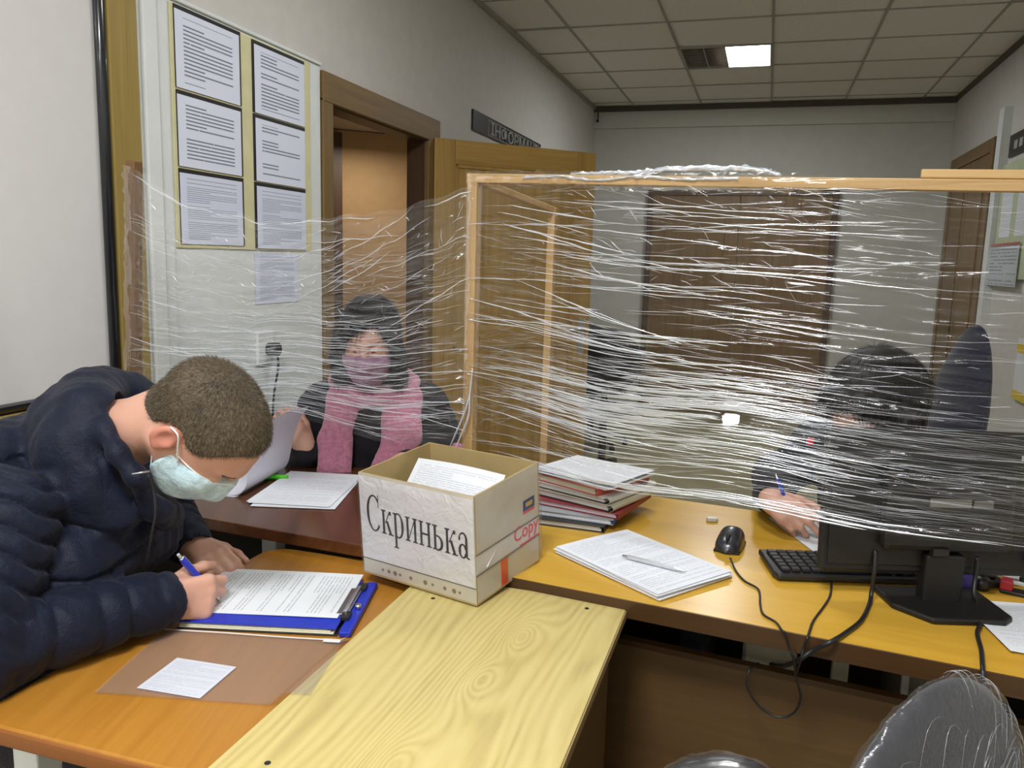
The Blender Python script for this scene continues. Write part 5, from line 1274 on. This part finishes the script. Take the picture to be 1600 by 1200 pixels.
inner = MB().tube(bez([Pw(168, 630, 1.15), Pw(182, 633, 1.155), Pw(200, 638, 1.165), Pw(217, 646, 1.18)], 6), [.004] + [.009] * 17 + [.004], 8, True, .6); e_ = inner.build('collar_lining', plain('beige_lining', (.55, .46, .40), .8), None); e_.parent = jk
zp = bez([Pw(232, 742, 1.045), Pw(240, 765, 1.055), Pw(243, 800, 1.05), Pw(236, 840, 1.05), Pw(228, 880, 1.07)], 8)
e_ = MB().tube(zp, .003, 6, True, .5).build('zipper', M['black_matte'], None); e_.parent = jk
e_ = MB().tube([Pw(206, 741, 1.012), Pw(234, 736, 1.03)], .0016, 6).build('zip_piping', M['metal'], None); e_.parent = jk
S = SDF((-1.62, .75, .0), (-.72, 1.45, .62), .009)
for s_ in (-1, 1):
    hp = np.array((-1.38, 1.08, .53)) + s_ * np.array((-.03, .09, 0)); kn = hp + np.array((.40, .10 + .03 * s_, -.01)); an = np.array((kn[0] - .02, kn[1], .09)); S.cone(hp, kn, .088, .065, .04); S.cone(kn, an, .062, .045, .02)
S.cone((-1.38, 1.0, .54), (-1.38, 1.16, .54), .105, .105, .05); to_parent(S.mesh('trousers', M['navy_trousers'], None), p1)
for s_ in (-1, 1):
    p = np.array((-1.0, 1.18 + .12 * s_, 0)); S = SDF(p + (-.16, -.16, -.01), p + (.22, .16, .2), .008); S.ell(p + (.05, 0, .045), (.13, .047, .042), None, .01); S.cone(p + (-.02, 0, .05), p + (-.02, 0, .12), .045, .05, .02); S.clip(lambda X: .002 - X[..., 2]); to_parent(S.mesh('shoe', M['black_matte'], None), p1)
# pen in the writing hand
T0 = onz(344, 939, .7365); dE = pix(277, 866); cpos = Vector((0, 0, CAM_H)); best = min((round(abs(((cpos + dE * (tt / 1000)) - T0).length - .142), 3), tt) for tt in range(1100, 1800)); E0 = cpos + dE * (best[1] / 1000)
pen('ballpoint_pen', 'blue ballpoint pen in the hand of the person in the navy jacket', T0, E0, M['blue_pen'], M['metal'], M['metal'], .0056)
# chair under person 1
c1 = thing('chair', 'plain dark chair under the person in the navy jacket', 'chair', (-1.40, 1.08, 0), .3)
MB().box(-.19, .22, -.2, .2, .40, .44).build('seat', M['black_matte'], c1, .012)
for x in (-.17, .18):
    for y in (-.18, .18): MB().tube([(x, y, 0), (x, y, .40)], .012, 8).build('leg', M['black'], c1)
# ================================================================== PERSON 2: black top, pink scarf, behind the left film
p2_ = thing('person', 'person with long black hair, black top and pink scarf behind the left film', 'person', (-1.12, 2.42, 0))
C2 = Pw(578, 534, 2.12); yw = math.atan2(-C2[1], -C2[0]) - math.radians(10)
H2 = Frame(C2, yw, math.radians(14), 0, .97)
nb2 = H2(-.035, 0, -.16)
fwd = np.array((math.cos(yw + .1), math.sin(yw + .1), 0)); lft = np.array((-fwd[1], fwd[0], 0)); up3 = np.array((0, 0, 1.))
B2 = lambda f, l, z: np.array((nb2[0], nb2[1], 0)) + fwd * f + lft * l + up3 * z
zs = nb2[2] - .055
sR2, sL2 = B2(-.01, -.145, zs - .01), B2(-.01, .150, zs - .01)           # her right shoulder shows at image left
eR2, eL2 = B2(.02, -.215, zs - .20), B2(.0, .225, zs - .20)
wR2, wL2 = Pw(478, 698, 2.0), np.array((-.955, 2.06, .80))
S = SDF(np.minimum.reduce([B2(.3, .4, .4), B2(-.4, -.5, .4), wR2 - .2, wL2 - .2, B2(.3, -.5, .4)]) - .05, np.maximum.reduce([B2(.3, .4, 1.33), B2(-.3, -.5, 1.33), wR2 + .2, wL2 + .2, B2(-.4, .4, 1.3)]) + .05, .0045)
S2lo, S2hi = S.lo.copy(), S.lo + (S.n - 1) * S.vox
add_head(S, H2, jaw=.92)
S.cone(H2(-.03, 0, -.04), nb2, .050, .052, .02); S.cone(nb2, B2(-.03, 0, zs - .06), .055, .085, .03); S.cone(B2(-.02, 0, zs - .08), B2(-.06, 0, .55), .095, .11, .05); S.cone(sR2, sL2, .045, .045, .04)
for a, b_, c_ in ((sR2, eR2, wR2), (sL2, eL2, wL2)): S.cone(a, b_, .042, .036, .02); S.cone(b_, c_, .034, .024, .02)
add_hand(S, wR2, (-.50, -.30, .78), (.55, -.72, .25), -1, [(d2r(30), d2r(40), d2r(25))] * 4, .92, ((.2, .3), .5), .04)
add_hand(S, wL2, (-.1, -.9, -.25), (.1, -.2, .95), 1, [(d2r(25), d2r(35), d2r(25))] * 4, .92, ((.2, .3), .5), .05)
to_parent(S.mesh('body', M['skin_w'], None), p2_)
# hair: crown, fringe, long sides
S = SDF(C2 - (.24, .24, .36), C2 + (.24, .24, .2), .004); k2 = H2.k
S.ell(H2(-.018, 0, .042), (.116 * k2, .090 * k2, .096 * k2), H2.R, .01); S.ell(H2(-.055, 0, -.06), (.085 * k2, .088 * k2, .125 * k2), H2.R, .04)
for s_ in (1, -1): S.chain([H2(.045, .074 * s_, .035), H2(.038, .080 * s_, -.03), H2(.020, .082 * s_, -.10), H2(.005, .078 * s_, -.15)], [.026, .026, .026, .016], .03)
S.ell(H2(.078, .004, -.015), (.058 * k2, .066 * k2, .104 * k2), H2.R, .012, 'sub')
S.chain([H2(.078, .030, .104), H2(.092, -.012, .088), H2(.086, -.05, .062), H2(.066, -.074, .015)], [.016, .014, .016, .014], .02)
S.chain([H2(.074, .038, .100), H2(.072, .064, .062), H2(.058, .078, .015)], [.015, .014, .012], .02)
S.noise(.0006, 90, 8); h2 = to_parent(S.mesh('hair', M['black_hair'], None), p2_)
c2f = H2(-.02, .02, .13).astype(np.float32)
strands(h2, 5000, (.02, .055), .0009, lambda p: (p - c2f) * 2 + np.array((0, 0, -.12), np.float32), .03, M['black_hair'])
S = SDF(C2 - .14, C2 + .14, .003)
for s_ in (1, -1): S.cone(H2(.1015, .016 * s_, .030), H2(.0895, .046 * s_, .034), .0036, .0022, .002); S.cone(H2(.0985, .022 * s_, .003), H2(.0900, .046 * s_, .002), .0026, .0018, .002)
to_parent(S.mesh('eyebrows', M['black_hair'], None, 0), p2_)
S = SDF(C2 - .16, C2 + .16, .0032)
S.ell(H2(.038, 0, -.035), np.array((.073, .0715, .085)) * k2, H2.R, .01); S.cone(H2(.100, 0, -.008), H2(.112, 0, -.040), .016, .018, .03); S.ell(H2(.064, 0, -.080), np.array((.040, .040, .036)) * k2, H2.R, .03)
for s_ in (1, -1): S.ell(H2(.072, .041 * s_, -.024), np.array((.029, .026, .032)) * k2, H2.R, .02)
S.ell(H2(.026, 0, -.03), np.array((.050, .056, .066)) * k2, H2.R, .004, 'sub')
def cut2(X):
    L = H2.loc(X); x, z = L[..., 0], L[..., 2]; return np.maximum(np.maximum(z - np.interp(x, [.0, .03, .08, .12], [-.024, -.02, -.014, -.004]), .012 - x), -.12 - z)
S.clip(cut2, .003); to_parent(S.mesh('face_mask', M['mask_pink'], None), p2_)
# black top
S = SDF(S2lo - .03, S2hi + .03, .006)
S.ell(B2(-.03, 0, zs - .13), (.125, .185, .17), np.stack([fwd, lft, up3], 1), .03); S.ell(B2(-.06, 0, .62), (.14, .185, .22), np.stack([fwd, lft, up3], 1), .06); S.cone(sR2, sL2, .072, .072, .05)
for a, b_, c_ in ((sR2, eR2, wR2), (sL2, eL2, wL2)): S.cone(a, b_, .068, .056, .03); S.cone(b_, a * 0 + b_ + (c_ - b_) * .86, .056, .042, .02)
S.cone(H2(-.02, 0, -.06), nb2, .058, .060, .01, 'sub'); S.noise(.003, 40, 9)
tp2 = to_parent(S.mesh('top', M['black_knit'], None), p2_)
# scarf: loop round the neck and two hanging ends
S = SDF(S2lo - .03, S2hi + .05, .005)
ring = [B2(.075 * math.cos(a) - .005, .105 * math.sin(a), zs + .055 - .025 * math.cos(a)) for a in np.linspace(0, 2 * PI, 15)]
S.chain(ring, [.034] * 15, .01)
ff = .128
S.chain([B2(.06, -.085, zs + .03), B2(ff - .01, -.10, zs - .08), B2(ff + .01, -.105, zs - .18), B2(ff, -.095, zs - .30)], [.05, .047, .045, .045], .01, (fwd, .35))
S.chain([B2(.06, .085, zs + .03), B2(ff - .01, .085, zs - .08), B2(ff + .01, .06, zs - .18), B2(ff, .065, zs - .30)], [.058, .06, .06, .055], .01, (fwd, .32))
S.cone(H2(-.02, 0, -.06), nb2, .056, .058, .01, 'sub'); S.noise(.004, 45, 12); to_parent(S.mesh('scarf', M['pink_scarf'], None), p2_)
# scarf end hanging over her left elbow
S = SDF(eL2 - .2, eL2 + .22, .006); S.chain([eL2 + up3 * .06 + fwd * .03 + lft * .03, eL2 + fwd * .06 + lft * .035 - up3 * .04, eL2 + fwd * .05 + lft * .03 - up3 * .13], [.03, .045, .04], .01, (fwd, .5)); S.noise(.003, 80, 14); to_parent(S.mesh('scarf_end', M['pink_scarf'], None), p2_)
S = SDF(B2(-.2, -.3, 0) - .35, B2(.2, .3, .64) + .35, .012)
for s_ in (-1, 1):
    hp = B2(-.10, .09 * s_, .52); kn = B2(.30, .10 * s_, .53); an = np.array((kn[0], kn[1], .08)); S.cone(hp, kn, .085, .062, .04); S.cone(kn, an, .058, .042, .02); S.ell(an + fwd * .06 - up3 * .035, (.12, .045, .045), np.stack([fwd, lft, up3], 1), .02)
S.cone(B2(-.10, -.08, .54), B2(-.10, .08, .54), .11, .11, .05); to_parent(S.mesh('trousers', M['navy_trousers'], None), p2_)
def office_chair(label, loc, rz, fabric, back_z=(.62, 1.06), tilt=.08, wback=.40):
    o = thing('office_chair', label, 'chair', tuple(loc), rz)
    MB().prism([(x - .22, y - .22) for x, y in round_rect(.44, .44, .08)], .42, .475).build('seat', fabric, o, .015, 3)
    Sx = SDF((-.36, -.3, back_z[0] - .06), (-.1, .3, back_z[1] + .06), .009); zc_ = (back_z[0] + back_z[1]) / 2; hz = (back_z[1] - back_z[0]) / 2
    Sx.ell((-.23, 0, zc_), (.035, wback / 2, hz), np.array(Matrix.Rotation(-tilt, 3, 'Y')), .01); Sx.ell((-.23, 0, zc_ - hz * .2), (.035, wback / 2, hz * .8), None, .05)
    Sx.mesh('backrest', fabric, o)
    MB().tube(bez([(0, 0, .40), (-.2, 0, .42), (-.265, 0, .52), (-.262, 0, zc_)], 6), .02, 8, True, .5).build('back_stem', M['black'], o)
    MB().cyl((0, 0, .1), .025, .32, 14).build('gas_column', M['black'], o)
    for k in range(5):
        a = 2 * PI * k / 5 + .3; l_ = MB().tube([(0, 0, .11), (.28 * math.cos(a), .28 * math.sin(a), .065)], [.022, .014], 8).build('leg', M['black'], o)
        MB().cyl((.28 * math.cos(a), .28 * math.sin(a) - .012, .027), .027, .024, 12, 'y').build('castor', M['black_matte'], l_)
    return o
M['chair_black'] = cloth('black_chair_fabric', (.012, .012, .015), .85, .3, 150); M['chair_blue'] = cloth('blue_chair_fabric', (.006, .008, .028), .8, .3, 150)
hp2 = B2(-.16, 0, 0); office_chair('black office chair behind the person with the pink scarf', (hp2[0], hp2[1], 0), yw + .1, M['chair_black'], (.60, .97), .06, .52)

# ================================================================== PERSON 3: black hair, dark top, writing behind the monitor
p3_ = thing('person', 'person in dark top with short black hair writing behind the monitor', 'person', (.36, 2.45, 0))
C3 = Pw(1362, 636, 2.13); y3 = math.radians(-136)
H3 = Frame(C3, y3, math.radians(30), math.radians(-4), 1.0)
f3 = np.array((math.cos(math.radians(-105)), math.sin(math.radians(-105)), 0)); l3 = np.array((-f3[1], f3[0], 0)); nb3 = H3(-.06, 0, -.14)
B3 = lambda f, l, z: np.array((nb3[0], nb3[1], 0)) + f3 * f + l3 * l + up3 * z
zs3 = nb3[2] - .05; R3 = np.stack([f3, l3, up3], 1)
sR3, sL3 = B3(-.02, -.18, zs3), B3(-.02, .18, zs3); wR3 = np.array(onz(1203, 780, .828)); wL3 = B3(.30, .16, .80)
eR3, eL3 = B3(.10, -.27, .83), B3(.10, .26, .83)
S = SDF(np.minimum.reduce([B3(.4, .45, .4), B3(-.4, -.45, .4), wR3 - .2, wL3 - .2, B3(.4, -.45, .4)]) - .05, np.maximum.reduce([B3(.4, .45, 1.3), B3(-.4, -.45, 1.3), wR3 + .2, wL3 + .2, B3(-.4, .45, 1.3)]) + .05, .0045); S3lo, S3hi = S.lo.copy(), S.lo + (S.n - 1) * S.vox
add_head(S, H3, jaw=.95); S.cone(H3(-.035, 0, -.04), nb3, .052, .054, .02); S.cone(nb3, B3(-.05, 0, zs3 - .06), .055, .085, .03); S.cone(B3(-.05, 0, zs3 - .08), B3(-.16, 0, .55), .095, .11, .05); S.cone(sR3, sL3, .045, .045, .04)
for a, b_, c_ in ((sR3, eR3, wR3), (sL3, eL3, wL3)): S.cone(a, b_, .042, .036, .02); S.cone(b_, c_, .034, .025, .02)
t3 = add_hand(S, wR3, (.60, -.72, -.16), (-.45, -.55, .70), 1, [(d2r(14), d2r(30), d2r(20)), (d2r(24), d2r(38), d2r(24)), (d2r(34), d2r(48), d2r(28)), (d2r(42), d2r(56), d2r(32))], .92, ((.4, .3), .55), .04)
add_hand(S, wL3, (-.4, -.8, -.2), (.0, -.2, .95), 1, [(d2r(20), d2r(30), d2r(20))] * 4, .92, ((.2, .3), .5), .05)
to_parent(S.mesh('body', M['skin_w'], None), p3_)
S = SDF(C3 - .24, C3 + .24, .004)
S.ell(H3(-.015, 0, .045), (.116, .100, .096), H3.R, .01); S.ell(H3(-.06, 0, .0), (.095, .103, .105), H3.R, .04); S.cone(H3(.01, .088, -.01), H3(-.01, .088, -.05), .028, .02, .03); S.cone(H3(.01, -.088, -.01), H3(-.01, -.088, -.04), .026, .02, .03)
S.chain([H3(.08, .05, .080), H3(.094, 0, .084), H3(.08, -.05, .072)], [.022, .02, .02], .02); S.ell(H3(.085, 0, -.03), (.055, .066, .092), H3.R, .012, 'sub'); S.noise(.0022, 80, 21)
h3 = to_parent(S.mesh('hair', M['black_hair'], None), p3_)
c3f = H3(-.05, 0, .14).astype(np.float32)
strands(h3, 5000, (.02, .05), .0009, lambda p: (p - c3f) * 2 + np.array((0, 0, -.06), np.float32), .03, M['black_hair'])
gl = MB()
for s_ in (1, -1):
    gl.tube([H3(.112 + .004 * math.cos(a), .032 * s_ + .021 * math.cos(a), .004 + .016 * math.sin(a)) for a in np.linspace(0, 2 * PI, 17)], .0018, 6, False); gl.tube([H3(.108, .054 * s_, .008), H3(.05, .076 * s_, .008), H3(-.005, .083 * s_, .010)], .0018, 6)
gl.tube([H3(.114, .011, .006), H3(.116, 0, .009), H3(.114, -.011, .006)], .0018, 6); to_parent(gl.build('spectacles', M['black'], None), p3_)
S = SDF(S3lo - .04, S3hi + .04, .006)
S.ell(B3(-.05, 0, zs3 - .12), (.13, .19, .17), R3, .03); S.ell(B3(-.15, 0, .62), (.14, .185, .22), R3, .06); S.cone(sR3, sL3, .075, .075, .05)
for a, b_, c_ in ((sR3, eR3, wR3), (sL3, eL3, wL3)): S.cone(a, b_, .072, .060, .03); S.cone(b_, b_ + (c_ - b_) * .86, .058, .042, .02)
S.cone(H3(-.02, 0, -.06), nb3, .058, .060, .01, 'sub'); S.noise(.003, 40, 23); tp3 = to_parent(S.mesh('top', M['dark_navy_knit'], None), p3_)
bd3 = MB().box(-.008, .008, -.002, .002, -.009, .009).build('red_badge', plain('red_badge', (.6, .03, .05), .4), None, .002); bd3.location = Pw(1266, 690, 2.06); to_parent(bd3, p3_)
S = SDF(B3(-.2, -.3, 0) - .4, B3(.2, .3, .64) + .4, .012)
for s_ in (-1, 1):
    hp = B3(-.20, .09 * s_, .52); kn = B3(.18, .10 * s_, .53); an = np.array((kn[0], kn[1], .08)); S.cone(hp, kn, .085, .062, .04); S.cone(kn, an, .058, .042, .02); S.ell(an + f3 * .06 - up3 * .035, (.12, .045, .045), R3, .02)
S.cone(B3(-.20, -.08, .54), B3(-.20, .08, .54), .11, .11, .05); to_parent(S.mesh('trousers', M['navy_trousers'], None), p3_)
tp_ = (t3[0] + t3[4]) / 2; pd = np.array((-.10, .35, .93)); pd /= np.linalg.norm(pd)
pT = np.array(onz(1247, 832, .764)); pd = np.array(onY(1211, 738, 1.96)) - pT; pd /= np.linalg.norm(pd)
pen('ballpoint_pen', 'blue ballpoint pen in the hand of the person behind the monitor', pT, pT + pd * .145, M['blue_pen'], M['metal'], M['metal'])
hp3 = B3(-.22, 0, 0); office_chair('blue office chair standing empty behind the writing person at the right', tuple(Vector((onY(1502, 600, 3.2).x - .216, 3.12, 0))), math.radians(-160), M['chair_blue'], (.62, 1.20), .12, .28)
office_chair('dark office chair carrying the person behind the monitor', (hp3[0], hp3[1], 0), math.radians(-105), M['chair_black'], (.58, .86), .06, .42)
# ================================================================== FOREGROUND CHAIR, BACK AND ARM WRAPPED IN FILM
wc = thing('office_chair', 'office chair wrapped in shiny clear film in the near right corner', 'chair', (.212, .92, 0))
va = math.atan2(.92, .25) - math.radians(27); Rw = np.array(Matrix.Rotation(va, 3, 'Z'))      # local x = width of the backrest
M['chair_grey'] = cloth('grey_blue_chair_fabric', (.022, .023, .030), .7, .3, 150)
def wrapped(off, vox):
    S = SDF((-.30, -.30, .28), (.30, .30, 1.0), vox)
    S.ell((0, 0, .618), (.215 + off, .042 + off, .325 + off), Rw, .02)
    return S
wrapped(0, .007).mesh('backrest', M['chair_grey'], wc)
S = wrapped(.006, .0045); S.noise(.0018, 120, 31); S.noise(.001, 220, 32)
M['chair_film'] = film_material('chair_wrap_film', .012, .26, .22, (8, 120)); M['chair_ridge'] = pleat_material('chair_film_ridge', .16, .22)
cf_ = S.mesh('film_wrap', M['chair_film'], wc, 0)
nv = len(cf_.data.vertices); co = np.empty(nv * 3, np.float32); cf_.data.vertices.foreach_get('co', co); co = co.reshape(-1, 3)
uvl = cf_.data.uv_layers.new(name='UVMap'); li = np.empty(len(cf_.data.loops), np.int32); cf_.data.loops.foreach_get('vertex_index', li)
loc_ = co @ Rw; uvl.data.foreach_set('uv', np.stack([loc_[:, 0], loc_[:, 2] + loc_[:, 1] * .3], -1)[li].astype(np.float32).ravel())
# gathered ridges of film round the rim and over the face
VV, FF, b = [], [], 0
def ridge(ptsR, w_):
    global b
    m_ = len(ptsR); mb = MB().tube([Vector(p) for p in ptsR], [w_ * math.sin(PI * (i + .5) / m_) for i in range(m_)], 5, True); VV.extend([tuple(v) for v in mb.v]); FF.extend([[b + i for i in q] for q in mb.f]); b += len(mb.v)
AE, BE, CE = .2222, .0492, .3322
def on_shell(th, v): return Rw @ np.array((AE * math.cos(v) * math.cos(th), BE * math.sin(v), .618 + CE * math.cos(v) * math.sin(th)))
for k in range(60):
    th = rng.uniform(.1, 1.5); c0_ = rng.normal(0, .25); L = rng.uniform(.25, .8); ridge([on_shell(th + .03 * math.sin(3 * (c0_ + L * (j / 7 - .5))), c0_ + L * (j / 7 - .5)) for j in range(8)], rng.uniform(.0002, .0006))
for k in range(60):
    th = rng.uniform(.5, 2.5); v0_ = -rng.uniform(.5, 1.2); L = rng.uniform(.1, .4); ridge([on_shell(th + L * (j / 7), v0_ + .12 * math.sin(j * .6)) for j in range(8)], rng.uniform(.0002, .0006))
me = bpy.data.meshes.new('film_ridges'); me.from_pydata(VV, [], FF); me.update(); me.shade_smooth(); o = link_mesh('film_ridges', me, M['chair_ridge'], cf_); o['kind'] = 'stuff'
MB().prism([(x - .22, y - .24) for x, y in round_rect(.44, .46, .08)], .40, .46).build('seat', M['chair_grey'], wc, .015, 3, loc=(-.02, -.22, 0))
MB().cyl((-.02, -.22, .1), .026, .30, 14).build('gas_column', M['black'], wc)
for k in range(5):
    a = 2 * PI * k / 5 + .2; l_ = MB().tube([(-.02, -.22, .11), (-.02 + .29 * math.cos(a), -.22 + .29 * math.sin(a), .065)], [.022, .014], 8).build('leg', M['black'], wc); MB().cyl((-.02 + .29 * math.cos(a), -.22 + .29 * math.sin(a) - .012, .027), .027, .024, 12, 'y').build('castor', M['black_matte'], l_)
MB().tube(bez([(-.02, -.1, .42), (.0, .02, .42), (.01, .07, .46), (.0, .055, .60)], 6), .02, 8, True, .6).build('back_stem', M['black'], wc)
ap = [Vector(onY(x, y, .86)) - Vector((.212, .92, 0)) for x, y in ((1000, 1350), (1015, 1265), (1055, 1217), (1120, 1200), (1180, 1212), (1222, 1258), (1235, 1350))]
MB().tube(bez(ap, 6), .014, 10).build('armrest', M['black'], wc)
ab = bez(ap, 8); V = []; n_ = 12
for i, p in enumerate(ab):
    t_ = (ab[min(i + 1, len(ab) - 1)] - ab[max(i - 1, 0)]).normalized(); a_ = t_.cross(Vector((0, 1, 0))).normalized(); b2 = a_.cross(t_)
    for j in range(n_):
        q = 2 * PI * j / n_; r_ = .0165 + rng.normal(0, .0013); V.append(p + (a_ * math.cos(q) + b2 * math.sin(q)) * r_)
ow = mesh_np('film_wrap', V, grid_faces(len(ab), n_).tolist() + [[i * n_ + n_ - 1, (i + 1) * n_ + n_ - 1, (i + 1) * n_, i * n_] for i in range(len(ab) - 1)], M['chair_film'], wc)
uvl = ow.data.uv_layers.new(name='UVMap')
for l in ow.data.loops: uvl.data[l.index].uv = ((l.vertex_index // n_) * .01, (l.vertex_index % n_) * .01)
office_chair('dark chair standing by the far brown double door', tuple(Vector((onY(945, 600, 5.0).x, 5.0, 0))), math.radians(-80), M['chair_black'], (.55, .95), .08, .46)
office_chair('black chair beside the far end of the open door', tuple(Vector((onY(925, 600, 5.9).x, 5.9, 0))), math.radians(-60), M['chair_black'], (.55, .92), .08, .46)
# short cable end below the back cornice
hk_ = thing('cable_end', 'short dark cable end hanging below the cornice in the back left corner', 'cable', (-1.60, 7.68, 2.70))
MB().tube(bez([(0, 0, .04), (.002, -.005, .0), (0, -.01, -.03)], 5), .006, 7).build('cable', M['black'], hk_)
MB().cyl((0, -.01, -.05), .011, .022, 10).build('connector', M['black_matte'], hk_)
